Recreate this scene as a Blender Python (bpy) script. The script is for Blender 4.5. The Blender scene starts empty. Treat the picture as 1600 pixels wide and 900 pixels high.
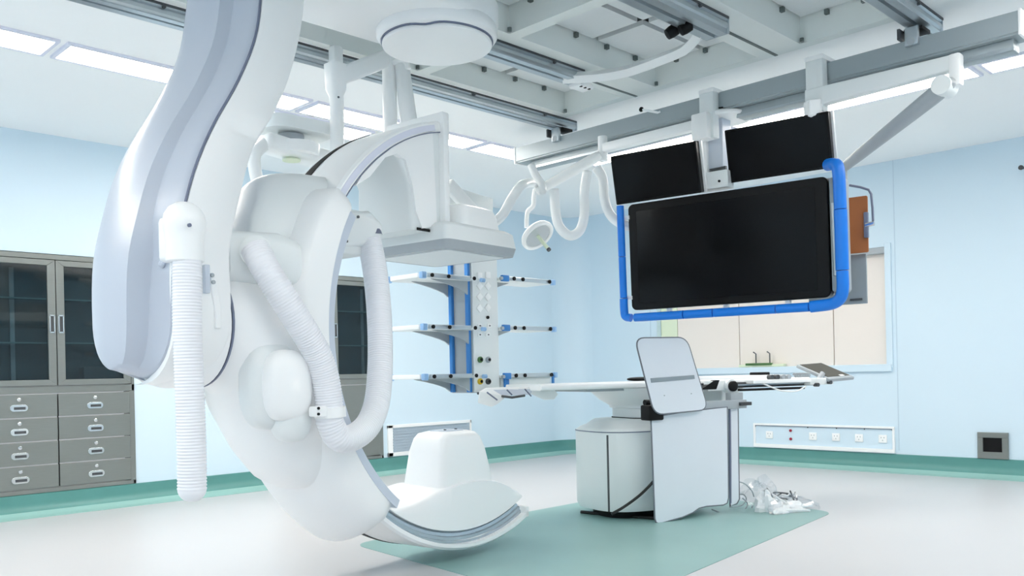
import bpy, bmesh, math, random
from mathutils import Vector, Matrix
random.seed(7)
S = bpy.context.scene
COL = S.collection
PI = math.pi

# ------------------------------------------------------------------ camera
FPX, CYP, ROLL, YAW, EYE = 1382.0, 584.0, -0.0215, -0.7876, 1.0
cr, sr, cw, sw = math.cos(ROLL), math.sin(ROLL), math.cos(YAW), math.sin(YAW)
RZ = Matrix(((cw, sw, 0), (-sw, cw, 0), (0, 0, 1)))
RY = Matrix(((cr, 0, sr), (0, 1, 0), (-sr, 0, cr)))
MC = RY @ RZ                                  # rows: right, forward, up
right, fwd, up = MC[0], MC[1], MC[2]
cam_d = bpy.data.cameras.new('camera'); cam = bpy.data.objects.new('camera', cam_d); COL.objects.link(cam)
cam_d.sensor_width = 36.0; cam_d.lens = FPX / 1600 * 36; cam_d.shift_y = (CYP - 450) / 1600
cam_d.clip_start = 0.05; cam_d.clip_end = 100
m = Matrix.Identity(4)
for i in range(3):
    m[i][0] = right[i]; m[i][1] = up[i]; m[i][2] = -fwd[i]
m[0][3] = 0; m[1][3] = 0; m[2][3] = EYE
cam.matrix_world = m
S.camera = cam

# ------------------------------------------------------------------ light and exposure
W = bpy.data.worlds.new('world'); S.world = W; W.use_nodes = True
W.node_tree.nodes['Background'].inputs[0].default_value = (0.9, 0.95, 1, 1)
W.node_tree.nodes['Background'].inputs[1].default_value = 0.3
LIGHT_STRENGTH = 11.5
NEAR_STRENGTH = 9.5
S.view_settings.view_transform = 'Standard'; S.view_settings.look = 'None'
S.view_settings.exposure = 0.76; S.view_settings.gamma = 1.0
S.view_settings.use_curve_mapping = False
S.cycles.use_denoising = True
S.cycles.max_bounces = 14; S.cycles.diffuse_bounces = 12; S.cycles.transparent_max_bounces = 12
S.cycles.sample_clamp_indirect = 6.0

# ------------------------------------------------------------------ measuring helpers: the sight line of a photo pixel met with a plane of the room
def ray(x, y):
    return MC.transposed() @ Vector(((x - 800) / FPX, 1.0, -(y - CYP) / FPX))
E0 = Vector((0, 0, EYE))
def onz(x, y, z): d = ray(x, y); return d * ((z - EYE) / d.z) + E0
def onX(x, y, X): d = ray(x, y); return d * (X / d.x) + E0
def onY(x, y, Y): d = ray(x, y); return d * (Y / d.y) + E0
def far(x, y, dep): return ray(x, y) * dep + E0

# ------------------------------------------------------------------ materials
def lin(c):
    c = c / 255.0
    return c / 12.92 if c <= 0.04045 else ((c + 0.055) / 1.055) ** 2.4
def rgb(r, g, b): return (lin(r), lin(g), lin(b), 1.0)
def mat(name, col, rough=0.4, metal=0.0, spec=0.5, noise=None, bump=None, emit=None, stretch=None):
    mt = bpy.data.materials.new(name); mt.use_nodes = True
    nt = mt.node_tree; b = nt.nodes['Principled BSDF']
    b.inputs['Base Color'].default_value = col; b.inputs['Roughness'].default_value = rough
    b.inputs['Metallic'].default_value = metal; b.inputs['Specular IOR Level'].default_value = spec
    if noise:
        sc, amt = noise
        tc = nt.nodes.new('ShaderNodeTexCoord'); mp = nt.nodes.new('ShaderNodeMapping')
        if stretch: mp.inputs['Scale'].default_value = stretch
        nz = nt.nodes.new('ShaderNodeTexNoise'); nz.inputs['Scale'].default_value = sc; nz.inputs['Detail'].default_value = 5
        rp = nt.nodes.new('ShaderNodeMapRange'); rp.inputs[3].default_value = 1 - amt; rp.inputs[4].default_value = 1 + amt
        mx = nt.nodes.new('ShaderNodeMix'); mx.data_type = 'RGBA'; mx.blend_type = 'MULTIPLY'; mx.inputs[0].default_value = 1
        mx.inputs[6].default_value = col
        nt.links.new(tc.outputs['Object'], mp.inputs[0]); nt.links.new(mp.outputs[0], nz.inputs['Vector'])
        nt.links.new(nz.outputs['Fac'], rp.inputs[0]); nt.links.new(rp.outputs[0], mx.inputs[7])
        nt.links.new(mx.outputs[2], b.inputs['Base Color'])
        if bump:
            bp = nt.nodes.new('ShaderNodeBump'); bp.inputs['Strength'].default_value = bump; bp.inputs['Distance'].default_value = 0.002
            nt.links.new(nz.outputs['Fac'], bp.inputs['Height']); nt.links.new(bp.outputs[0], b.inputs['Normal'])
    if emit:
        b.inputs['Emission Color'].default_value = emit[0]; b.inputs['Emission Strength'].default_value = emit[1]
    return mt
def glass(name, tint, gloss=0.08, rough=0.03):
    mt = bpy.data.materials.new(name); mt.use_nodes = True; nt = mt.node_tree
    nt.nodes.remove(nt.nodes['Principled BSDF'])
    t = nt.nodes.new('ShaderNodeBsdfTransparent'); t.inputs[0].default_value = tint
    g = nt.nodes.new('ShaderNodeBsdfGlossy'); g.inputs['Roughness'].default_value = rough
    mx = nt.nodes.new('ShaderNodeMixShader'); mx.inputs[0].default_value = gloss
    nt.links.new(t.outputs[0], mx.inputs[1]); nt.links.new(g.outputs[0], mx.inputs[2])
    nt.links.new(mx.outputs[0], nt.nodes['Material Output'].inputs[0])
    return mt

M = dict(
    wall=mat('wall_blue', rgb(210, 229, 241), 0.45, noise=(0.7, 0.02)),
    ceiling=mat('ceiling_white', rgb(249, 250, 250), 0.6, noise=(0.6, 0.006)),
    grid=mat('coffer_paint', rgb(228, 233, 231), 0.5, noise=(3, 0.03)),
    panel=mat('coffer_panel', rgb(226, 230, 232), 0.5, noise=(80, 0.03)),
    floor=mat('floor_vinyl', rgb(200, 200, 202), 0.36, noise=(1.3, 0.025)),
    teal=mat('teal_vinyl', rgb(86, 144, 139), 0.4, noise=(9, 0.08)),
    litcove=mat('teal_vinyl_lit', rgb(150, 192, 186), 0.4, noise=(9, 0.05)),  # lighter copy of the teal; light on the cove put into the colour
    mat=mat('teal_mat', rgb(138, 174, 171), 0.38, noise=(2.5, 0.08)),
    white=mat('white_shell', rgb(246, 247, 247), 0.3, noise=(1.5, 0.006)),
    whitegrey=mat('warm_white_shell', rgb(232, 236, 236), 0.32, noise=(1.5, 0.01)),
    lilac=mat('pale_lilac_grey_shell', rgb(202, 210, 222), 0.3, noise=(1.5, 0.01)),
    shadedshell=mat('shaded_shell', rgb(188, 195, 207), 0.28, noise=(1.5, 0.01)),  # shell toned down: shade on the arm's outer face put into the colour
    hose=mat('hose_white', rgb(238, 239, 243), 0.4, noise=(20, 0.01)),
    seam=mat('seam_grey', rgb(110, 118, 140), 0.5, noise=(20, 0.05)),
    black=mat('black_plastic', rgb(10, 11, 14), 0.55, spec=0.25, noise=(30, 0.1)),
    darkgrey=mat('dark_grey_plastic', rgb(70, 74, 78), 0.45, noise=(30, 0.05)),
    grey=mat('mid_grey_plastic', rgb(168, 175, 180), 0.4, noise=(20, 0.03)),
    alu=mat('aluminium', rgb(190, 198, 203), 0.32, 0.75, noise=(40, 0.03), stretch=(1, 1, 8)),
    beam=mat('beam_grey_paint', rgb(164, 174, 178), 0.4, 0.2, noise=(8, 0.02)),
    track=mat('track_steel', rgb(182, 192, 199), 0.26, 0.7, noise=(30, 0.04)),
    steel=mat('brushed_steel', rgb(138, 142, 139), 0.34, 0.55, noise=(14, 0.06), stretch=(1, 1, 14)),
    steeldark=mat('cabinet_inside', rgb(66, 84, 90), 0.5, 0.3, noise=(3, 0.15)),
    chrome=mat('chrome', rgb(215, 218, 220), 0.15, 0.95, noise=(30, 0.02)),
    glass=glass('cabinet_glass', (0.55, 0.64, 0.67, 1), 0.04),
    shelfglass=mat('shelf_glass', rgb(120, 150, 150), 0.15, noise=(8, 0.05)),
    screen=mat('dark_screen', rgb(4, 6, 9), 0.16, spec=0.16, noise=(2, 0.1)),
    bezel=mat('black_bezel', rgb(6, 7, 9), 0.3, spec=0.2, noise=(30, 0.1)),
    blue=mat('blue_rubber', rgb(12, 124, 228), 0.35, noise=(12, 0.04)),
    bluerail=mat('blue_rail', rgb(52, 128, 200), 0.4, noise=(12, 0.04)),
    paleblue=mat('pale_blue_plastic', rgb(150, 190, 232), 0.4, noise=(12, 0.04)),
    beige=mat('beige_panel', rgb(238, 229, 221), 0.5, noise=(1.2, 0.03)),
    limewhite=mat('pale_lime_panel', rgb(226, 236, 208), 0.5, noise=(3, 0.03)),
    brown=mat('brown_board', rgb(168, 102, 56), 0.5, noise=(6, 0.1)),
    red=mat('red_socket', rgb(150, 20, 50), 0.4, noise=(12, 0.04)),
    green=mat('green_outlet', rgb(70, 110, 60), 0.4, noise=(12, 0.04)),
    yellow=mat('yellow_outlet', rgb(215, 180, 40), 0.4, noise=(12, 0.04)),
    silver=mat('silver_fabric', rgb(150, 160, 166), 0.5, 0.2, noise=(6, 0.1)),
    olive=mat('dark_olive_pad', rgb(74, 72, 64), 0.5, noise=(6, 0.08)),
    joint=mat('wall_joint', rgb(194, 214, 228), 0.5, noise=(20, 0.02)),
    edge=mat('grey_edge_trim', rgb(112, 117, 126), 0.5, noise=(20, 0.05)),
    shield=mat('shield_acrylic', rgb(226, 231, 238), 0.25, noise=(8, 0.01)),
    lilacframe=mat('light_frame', rgb(222, 224, 238), 0.4, noise=(8, 0.02)),
    lamp=mat('light_diffuser', rgb(255, 255, 255), 0.5, noise=(8, 0.005), emit=((1, 0.925, 0.84, 1), LIGHT_STRENGTH)),
    lampnear=mat('light_diffuser_dim', rgb(255, 255, 255), 0.5, noise=(8, 0.005), emit=((1, 0.925, 0.84, 1), NEAR_STRENGTH)),
    film=glass('clear_film', (0.97, 0.98, 0.99, 1), 0.11, 0.15),
    mesh=mat('vent_mesh', rgb(176, 190, 202), 0.5, 0.2, noise=(160, 0.25)),
    cable=mat('black_cable', rgb(18, 19, 22), 0.45, noise=(30, 0.1)),
    clipgrey=mat('clip_grey', rgb(96, 106, 106), 0.5, noise=(30, 0.1)),
)

# ------------------------------------------------------------------ mesh helpers
class MB:
    def __init__(s): s.b = bmesh.new()
    def face_pts(s, pts):
        vs = [s.b.verts.new(p) for p in pts]; return s.b.faces.new(vs)
    def box(s, c, h, mx=None, bev=0.0, seg=2):
        """c centre, h half sizes; mx maps local to world"""
        r = bmesh.ops.create_cube(s.b, size=2.0)['verts']
        for v in r: v.co = Vector((c[0] + v.co.x * h[0], c[1] + v.co.y * h[1], c[2] + v.co.z * h[2]))
        if bev > 0:
            es = list({e for v in r for e in v.link_edges})
            o = bmesh.ops.bevel(s.b, geom=es, offset=min(bev, 0.95 * min(h)), segments=seg, affect='EDGES', profile=0.5)
            r = list({v for f in o['faces'] for v in f.verts} | {v for v in r if v.is_valid})
            # whole island
            st = list(r); seen = set(r)
            while st:
                v = st.pop()
                for e in v.link_edges:
                    w = e.other_vert(v)
                    if w not in seen: seen.add(w); st.append(w)
            r = list(seen)
        if mx is not None:
            for v in r: v.co = mx @ v.co
        return s
    def loft(s, rings, cap=True, closed=True, loop=False):
        R = [[s.b.verts.new(Vector(p)) for p in ring] for ring in rings]
        n = len(R[0])
        rr = range(len(R)) if loop else range(len(R) - 1)
        for i in rr:
            a, b = R[i], R[(i + 1) % len(R)]
            for j in range(n if closed else n - 1):
                k = (j + 1) % n
                try: s.b.faces.new((a[j], a[k], b[k], b[j]))
                except ValueError: pass
        if cap and closed and not loop:
            s.b.faces.new(list(reversed(R[0]))); s.b.faces.new(R[-1])
        return s
    def tube(s, pts, r, n=12, cap=True, rfun=None, loop=False):
        pts = [Vector(p) for p in pts]; rings = []; prev = None
        for i, p in enumerate(pts):
            if loop: t = pts[(i + 1) % len(pts)] - pts[i - 1]
            else: t = pts[min(i + 1, len(pts) - 1)] - pts[max(i - 1, 0)]
            t.normalize()
            if prev is None:
                a = Vector((0, 0, 1)) if abs(t.z) < 0.9 else Vector((1, 0, 0))
                u = (a - t * a.dot(t)).normalized()
            else:
                u = (prev - t * prev.dot(t)).normalized()
            prev = u; v = t.cross(u); rad = rfun(i) if rfun else r
            rings.append([p + (u * math.cos(2 * PI * k / n) + v * math.sin(2 * PI * k / n)) * rad for k in range(n)])
        return s.loft(rings, cap, loop=loop)
    def cyl(s, a, b, r, r2=None, n=24):
        r2 = r if r2 is None else r2
        return s.tube([a, b], r, n, rfun=lambda i: r if i == 0 else r2)
    def lathe(s, prof, o=(0, 0, 0), ax=(0, 0, 1), n=32):
        ax = Vector(ax).normalized(); a = Vector((1, 0, 0)) if abs(ax.x) < 0.9 else Vector((0, 1, 0))
        u = (a - ax * a.dot(ax)).normalized(); v = ax.cross(u); o = Vector(o)
        return s.loft([[o + ax * h + (u * math.cos(2 * PI * k / n) + v * math.sin(2 * PI * k / n)) * max(r, 1e-4) for k in range(n)] for r, h in prof])
    def prism(s, pts, d):
        """pts: planar 3d points; d: extrusion vector"""
        d = Vector(d); a = [Vector(p) for p in pts]
        return s.loft([a, [p + d for p in a]])
    def sheet(s, grid):
        R = [[s.b.verts.new(Vector(p)) for p in row] for row in grid]
        for i in range(len(R) - 1):
            for j in range(len(R[0]) - 1): s.b.faces.new((R[i][j], R[i][j + 1], R[i + 1][j + 1], R[i + 1][j]))
        return s
    def xf(s, mx):
        for v in s.b.verts: v.co = mx @ v.co
        return s
    def build(s, name, m, parent=None, bevel=0.0, sub=0, ang=32, label=None, seg=2):
        b = s.b
        bmesh.ops.recalc_face_normals(b, faces=b.faces[:])
        for f in b.faces: f.smooth = True
        lim = math.radians(ang)
        if not sub:
            for e in b.edges:
                if len(e.link_faces) == 2 and e.calc_face_angle(0) > lim: e.smooth = False
        org = Vector((0, 0, 0))
        me = bpy.data.meshes.new(name)
        if parent is None:
            xs = [v.co for v in b.verts]
            org = Vector(((min(v.x for v in xs) + max(v.x for v in xs)) / 2, (min(v.y for v in xs) + max(v.y for v in xs)) / 2, min(v.z for v in xs)))
            for v in b.verts: v.co -= org
        b.to_mesh(me); b.free()
        me.materials.append(m if not isinstance(m, str) else M[m])
        o = bpy.data.objects.new(name, me); COL.objects.link(o)
        if parent is None: o.location = org
        else:
            o.parent = parent; o.matrix_parent_inverse = inv_world(parent)
        if bevel:
            k = o.modifiers.new('edge', 'BEVEL'); k.width = bevel; k.segments = seg; k.limit_method = 'ANGLE'; k.angle_limit = math.radians(30)
        if sub:
            k = o.modifiers.new('smooth', 'SUBSURF'); k.levels = sub; k.render_levels = sub
        if label: o['label'] = label
        return o
def world_of(o):
    m = Matrix.Translation(o.location)
    if o.parent: return world_of(o.parent) @ o.matrix_parent_inverse @ m
    return m
def inv_world(o): return world_of(o).inverted()
def thing(name, label, cat, loc, group=None):
    o = bpy.data.objects.new(name, None); COL.objects.link(o); o.location = loc; o.empty_display_size = 0.1
    return tag(o, label, cat, group)
def tag(o, label, cat, group=None):
    o['label'] = label; o['category'] = cat
    if group: o['group'] = group
    return o
def struct(o, label=None, cat=None):
    o['kind'] = 'structure'
    if label: o['label'] = label
    if cat: o['category'] = cat
    return o
def copy_thing(root, loc, label, group=None):
    r = root.copy(); COL.objects.link(r); r.location = loc; r['label'] = label
    if group: r['group'] = group
    for ch in list(root.children):
        c = ch.copy(); COL.objects.link(c); c.parent = r
        for g in ch.children:
            d = g.copy(); COL.objects.link(d); d.parent = c
    return r
def rrect(hx, hy, r, n=5, cx=0, cy=0):
    out = []
    for (sx, sy, a0) in ((1, 1, 0), (-1, 1, 90), (-1, -1, 180), (1, -1, 270)):
        for k in range(n + 1):
            a = math.radians(a0 + 90 * k / n)
            out.append((cx + sx * (hx - r) + r * math.cos(a), cy + sy * (hy - r) + r * math.sin(a)))
    return out
def sellipse(hx, hy, p, n=32, cx=0, cy=0):
    out = []
    for k in range(n):
        a = 2 * PI * k / n; c, s_ = math.cos(a), math.sin(a)
        out.append((cx + hx * math.copysign(abs(c) ** (2 / p), c), cy + hy * math.copysign(abs(s_) ** (2 / p), s_)))
    return out
def curve_pts(ctrl, n=8):
    """Catmull-Rom through control points"""
    P = [Vector(p) for p in ctrl]; out = []
    for i in range(len(P) - 1):
        a = P[i - 1] if i else P[0] * 2 - P[1]; b, c = P[i], P[i + 1]
        d = P[i + 2] if i + 2 < len(P) else P[-1] * 2 - P[-2]
        for k in range(n):
            t = k / n
            out.append(0.5 * ((2 * b) + (c - a) * t + (2 * a - 5 * b + 4 * c - d) * t * t + (3 * b - a - 3 * c + d) * t ** 3))
    out.append(P[-1]); return out
def resample(pts, step):
    out = [pts[0].copy()]; acc = 0
    for a, b in zip(pts, pts[1:]):
        L = (b - a).length; d = step - acc
        while d <= L:
            out.append(a.lerp(b, d / L)); d += step
        acc = (acc + L) % step if L else acc
    return out
def interp(x, tab):
    if x <= tab[0][0]: return tab[0][1]
    for (a, b), (c, d) in zip(tab, tab[1:]):
        if x <= c:
            t = (x - a) / (c - a); return b + (d - b) * t
    return tab[-1][1]
def sinterp(x, tab):
    """smooth interpolation (Catmull-Rom in value)"""
    if x <= tab[0][0]: return tab[0][1]
    if x >= tab[-1][0]: return tab[-1][1]
    for i in range(len(tab) - 1):
        if x <= tab[i + 1][0]:
            x0, y0 = tab[i]; x1, y1 = tab[i + 1]; t = (x - x0) / (x1 - x0)
            m0 = (y1 - tab[i - 1][1]) / (x1 - tab[i - 1][0]) if i else (y1 - y0) / (x1 - x0)
            m1 = (tab[i + 2][1] - y0) / (tab[i + 2][0] - x0) if i + 2 < len(tab) else (y1 - y0) / (x1 - x0)
            h = x1 - x0; t2, t3 = t * t, t * t * t
            return (2 * t3 - 3 * t2 + 1) * y0 + (t3 - 2 * t2 + t) * h * m0 + (-2 * t3 + 3 * t2) * y1 + (t3 - t2) * h * m1

# ================================================================== ROOM
XA, XB, YA, YB, ZC = -1.5, 8.45, -2.0, 7.35, 2.93
T = 0.2
struct(MB().box(((XA + XB) / 2, (YA + YB) / 2, -0.05), ((XB - XA) / 2 + T, (YB - YA) / 2 + T, 0.05)).build('floor', 'floor'), 'pale grey vinyl floor', 'floor')
# rounded corner of the two visible walls
RC = 0.35
def corner_path(off, n=10):
    """points along wall_left -> corner -> wall_right at distance off in front of the walls"""
    r = RC - off; cx, cy = XB - RC, YB - RC
    arc = [(cx + r * math.cos(math.radians(a)), cy + r * math.sin(math.radians(a))) for a in [90 - 90 * k / n for k in range(n + 1)]]
    return [(XA, YB - off)] + arc + [(XB - off, YA)], n
wp, nn = corner_path(0)
half = 1 + nn // 2
def wall_piece(path, name, label):
    w = MB()
    outer = [(x, YB + T) if i < 99 else (x, y) for i, (x, y) in enumerate(path)]
    rings = [[(x, y, 0), (x, y, ZC + 0.4)] for x, y in path]
    w.sheet(rings)
    return w
# wall_left (with openings for the two built-in cabinets left closed: the cabinets carry their own boxes in niches)
CAB1 = (1.78, 2.965, 0.16, 2.005); CAB2 = (4.30, 5.485, 0.16, 2.005); WIN = (3.395, 6.03, 1.01, 2.13)
def wall_with_holes(axis, const, lo, hi, holes, zt):
    """strip of wall as a grid of quads minus holes, axis 'x' or 'y'"""
    xs = sorted({lo, hi} | {h[0] for h in holes} | {h[1] for h in holes}); zs = sorted({0, zt} | {h[2] for h in holes} | {h[3] for h in holes})
    w = MB(); sgn = T * 0.9
    for a, b in zip(xs, xs[1:]):
        for c, d in zip(zs, zs[1:]):
            if any(h[0] - 1e-6 <= a and b <= h[1] + 1e-6 and h[2] - 1e-6 <= c and d <= h[3] + 1e-6 for h in holes): continue
            if axis == 'x': w.box(((a + b) / 2, const + sgn / 2, (c + d) / 2), ((b - a) / 2, sgn / 2, (d - c) / 2))
            else: w.box((const + sgn / 2, (a + b) / 2, (c + d) / 2), (sgn / 2, (b - a) / 2, (d - c) / 2))
    return w
zt = ZC + 0.3
wl = wall_with_holes('x', YB, XA, XB - RC, [CAB1, CAB2], zt)
arc = wp[1:-1]
wl.loft([[(x, y, 0), (x, y, zt), (XB + T if k > nn / 2 else x, YB + T if k <= nn / 2 else y, zt), (XB + T if k > nn / 2 else x, YB + T if k <= nn / 2 else y, 0)] for k, (x, y) in enumerate(arc)])
struct(wl.build('wall_left', 'wall'), 'pale blue wall with the built-in steel cabinets', 'wall')
struct(wall_with_holes('y', XB, YA, YB - RC, [WIN], zt).build('wall_right', 'wall'), 'pale blue wall with the beige window and socket panel', 'wall')
struct(MB().box((XA - T / 2, (YA + YB) / 2, zt / 2), (T / 2, (YB - YA) / 2 + T, zt / 2)).build('wall_back', 'wall'))
struct(MB().box(((XA + XB) / 2, YA - T / 2, zt / 2), ((XB - XA) / 2 + T, T / 2, zt / 2)).build('wall_front', 'wall'))
# thin panel joints on the walls
for n_, (x0) in enumerate((3.03,)):
    struct(MB().box((x0, YB - 0.0015, (ZC + 2.0) / 2 + 0.02), (0.004, 0.0015, (ZC - 2.01) / 2)).build('trim_%d' % (n_ + 1), 'wall'))
for n_, (y0, z0, z1) in enumerate(((3.30, 0.2, ZC), (2.16, 0.2, ZC), (6.12, 0.2, ZC))):
    struct(MB().box((XB - 0.0015, y0, (z0 + z1) / 2), (0.0015, 0.004, (z1 - z0) / 2)).build('trim_%d' % (n_ + 2), 'joint'))

# coved teal baseboard
prof = [(0.0, 0.165), (0.012, 0.162), (0.013, 0.098), (0.018, 0.076), (0.030, 0.054), (0.048, 0.036)]
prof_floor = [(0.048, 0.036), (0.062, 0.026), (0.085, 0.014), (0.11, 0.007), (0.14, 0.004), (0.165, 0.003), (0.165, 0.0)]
def skirting(lo, hi, name, lab, prof=prof, m='teal'):
    paths = []
    for off, z in prof:
        p, _ = corner_path(off, 10)
        paths.append([(x, y, z) for x, y in p[lo:hi]])
    b = MB(); b.sheet(paths)
    return struct(b.build(name, m, ang=60), lab, 'baseboard')
skirting(0, half + 1, 'baseboard_left', 'teal coved vinyl baseboard along the cabinet wall')
skirting(half, 99, 'baseboard_right', 'teal coved vinyl baseboard along the window wall')

skirting(0, half + 1, 'trim_5', 'teal cove foot with painted-in light along the cabinet wall', prof_floor, 'litcove')
skirting(half, 99, 'trim_6', 'teal cove foot with painted-in light along the window wall', prof_floor, 'litcove')

# ceiling: slabs around the coffers, coffer ribs
CX = [(0.93, 2.19), (2.27, 3.58), (3.67, 4.985)]
CYR = [(1.955, 2.475), (2.765, 3.525), (3.815, 4.345)]
ZP = 3.085
def slab(lo, hi, y0, y1, w, z0=ZC, z1=ZC + 0.28): w.box(((lo + hi) / 2, (y0 + y1) / 2, (z0 + z1) / 2), ((hi - lo) / 2, (y1 - y0) / 2, (z1 - z0) / 2))
w = MB()
gx0, gx1, gy0, gy1 = 0.86, 5.06, 1.90, 4.40
slab(XA, gx0, YA, YB, w); slab(gx1, XB, YA, YB, w); slab(gx0, gx1, YA, gy0, w); slab(gx0, gx1, gy1, YB, w)
struct(w.build('ceiling', 'ceiling'), 'white plaster ceiling around the coffered centre', 'ceiling')
w = MB()
ys = [gy0] + [v for p in CYR for v in p] + [gy1]
for a, b in zip(ys[::2], ys[1::2]): slab(gx0, gx1, a, b, w)
xs = [gx0] + [v for p in CX for v in p] + [gx1]
for y0, y1 in CYR:
    for a, b in zip(xs[::2], xs[1::2]): slab(a, b, y0, y1, w)
grid_o = struct(w.build('ceiling_grid', 'grid'), 'white steel coffer grid in the middle of the ceiling', 'ceiling grid')
for (x0, x1) in CX:
    for (y0, y1) in CYR:
        w = MB(); xm = (x0 + x1) / 2; ym = (y0 + y1) / 2; g = 0.022
        big = y1 - y0 > 0.6
        yy = ((y0, ym - g * 0.4), (ym + g * 0.4, y1)) if big else ((y0, y1),)
        for a, b in ((x0, xm - g), (xm + g, x1)):
            for c, d in yy: slab(a + 0.012, b - 0.012 if b == x1 else b, c + 0.012, d - 0.012, w, ZP, ZP + 0.03)
        w.build('ceiling_panel', 'panel', grid_o)
        MB().box((xm, ym, ZP + 0.05), ((x1 - x0) / 2, (y1 - y0) / 2, 0.006)).build('backing', 'clipgrey', grid_o)
        for k in range(4):
            xk = x0 + (x1 - x0) * (k + 0.6) / 4.4
            MB().box((xk, y1 - 0.012, ZP - 0.018), (0.012, 0.012, 0.014)).build('panel_clip', 'clipgrey', grid_o)
        for k in range(2 if not big else 3):
            yk = y0 + (y1 - y0) * (k + 0.6) / (2.4 if not big else 3.4)
            MB().box((x1 - 0.012, yk, ZP - 0.018), (0.012, 0.012, 0.014)).build('panel_clip', 'clipgrey', grid_o)
        MB().cyl((x1 - 0.02, y1 - 0.02, ZC + 0.002), (x1 - 0.02, y1 - 0.02, ZC + 0.025), 0.012, n=10).build('corner_bolt', 'clipgrey', grid_o)
# thin groove line in the grid face
for (x0, x1, y) in ((4.46, 5.05, 3.735), (4.30, 5.05, 2.665)):
    MB().box(((x0 + x1) / 2, y, ZC - 0.002), ((x1 - x0) / 2, 0.010, 0.002)).build('groove', 'clipgrey', grid_o)

# recessed strip lights
def strip(x0, x1, y0, y1, label, lm='lamp'):
    t = thing('ceiling_light', label, 'light', ((x0 + x1) / 2, (y0 + y1) / 2, ZC - 0.02), 'strip lights around the ceiling')
    f = 0.022; fr = MB()
    for a, b, c, d in ((x0, x1, y0, y0 + f), (x0, x1, y1 - f, y1), (x0, x0 + f, y0 + f, y1 - f), (x1 - f, x1, y0 + f, y1 - f)):
        slab(a, b, c, d, fr, ZC - 0.016, ZC)
    fr.build('frame', 'lilacframe', t)
    d = MB(); slab(x0 + f, x1 - f, y0 + f, y1 - f, d, ZC - 0.010, ZC)
    d.build('diffuser', lm, t)
NA = ['strip light at the far left end of the cabinet-wall row', 'long strip light at the left edge, ending left of the curved arm', 'strip light right of the curved arm, above the black-slotted ring', 'strip light behind the top of the ring, over the detector', 'strip light in the far corner above the coiled lamp hoses']
for k, (a, b) in enumerate(((-1.45, 0.10), (0.13, 1.76), (1.80, 3.40), (3.44, 5.06), (5.10, 6.12))):
    strip(a, b, 5.27, 5.57, NA[k])
NB = ['strip light behind the monitors, nearest the far corner', 'strip light over the right monitor along the window wall', 'strip light at the top right corner beyond the beam end', 'strip light far right near the front wall']
for k, (a, b) in enumerate(((3.72, 5.24), (1.90, 3.68), (0.25, 1.86), (-1.4, 0.21))):
    strip(6.15, 6.42, a, b, NB[k])
ND = ['strip light along the near wall, first from the back', 'strip light along the near wall, second from the back', 'strip light along the near wall, third from the back', 'strip light along the near wall, fourth from the back']
for k, (a, b) in enumerate(((-0.9, 0.75), (0.8, 2.45), (2.5, 4.15), (4.2, 5.85))): strip(a, b, 0.60, 0.88, ND[k], 'lampnear')
for k, (a, b) in enumerate(((1.0, 2.4), (2.45, 3.9), (3.95, 5.2))): strip(-0.55, -0.27, a, b, ['strip light behind the viewer, near end', 'strip light behind the viewer, middle', 'strip light behind the viewer, far end'][k], 'lampnear')
strip(3.05, 4.20, 5.64, 5.96, 'wide bright ceiling panel beside the strip row, behind the bent side arm')

# teal floor inlay
pl = [onz(572, 853, 0), onz(917, 784, 0), Vector((5.93, 4.40, 0)), onz(1296, 799, 0), onz(1065, 900, 0), Vector((2.86, 2.33, 0))]
c0, c1, c2, c3 = Vector((3.06, 4.42, 0)), Vector((6.05, 4.45, 0)), Vector((5.86, 2.74, 0)), Vector((2.84, 2.35, 0))
def round_quad(cs, r, n=5):
    out = []
    for i in range(4):
        p, a, b = cs[i], cs[i - 1], cs[(i + 1) % 4]
        da, db = (a - p).normalized(), (b - p).normalized()
        for k in range(n + 1):
            t = k / n; out.append((p + da * r) * (1 - t) ** 2 + p * 2 * t * (1 - t) + (p + db * r) * t * t)
    return out
mt_ = MB(); mt_.prism([(p.x, p.y, 0.0) for p in round_quad([c0, c1, c2, c3], 0.14)], (0, 0, 0.003))
tag(mt_.build('floor_mat', 'mat'), 'large teal vinyl mat set in the floor under the patient table', 'mat')

# ================================================================== C-ARM (local u along the arc plane, v across it, w up from the isocentre)
ang = math.radians(7.0)
DU = Vector((math.cos(ang), math.sin(ang), 0)); DV = Vector((-math.sin(ang), math.cos(ang), 0)); DW = Vector((0, 0, 1))
CO = DU * 3.67 + DV * 3.12 + DW * 1.208
CM = Matrix.Identity(4)
for i in range(3): CM[i][0] = DU[i]; CM[i][1] = DV[i]; CM[i][2] = DW[i]; CM[i][3] = CO[i]
CI = CM.inverted()
def onv(x, y, v):
    r = ray(x, y); t = (v + DV.dot(CO) - DV.dot(E0)) / DV.dot(r); return CI @ (r * t + E0)
carm = thing('c_arm_scanner', 'huge white ceiling-hung imaging machine with a curved arm, open ring and corrugated hoses', 'medical scanner', (CO.x, CO.y, 0.0))
def cb(mb, name, m, bevel=0.0, parent=None, **k): return mb.xf(CM).build(name, m, parent or carm, bevel, **k)
def arc_sweep(th0, th1, prof, n=64):
    """prof: function of theta(deg) or list of (r, v)"""
    rings = []
    for k in range(n + 1):
        th = th0 + (th1 - th0) * k / n; a = math.radians(th)
        p = prof(th) if callable(prof) else prof
        rings.append([(r * math.cos(a), v, r * math.sin(a)) for r, v in p])
    return MB().loft(rings)
RO, RI = 1.148, 1.088
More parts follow.
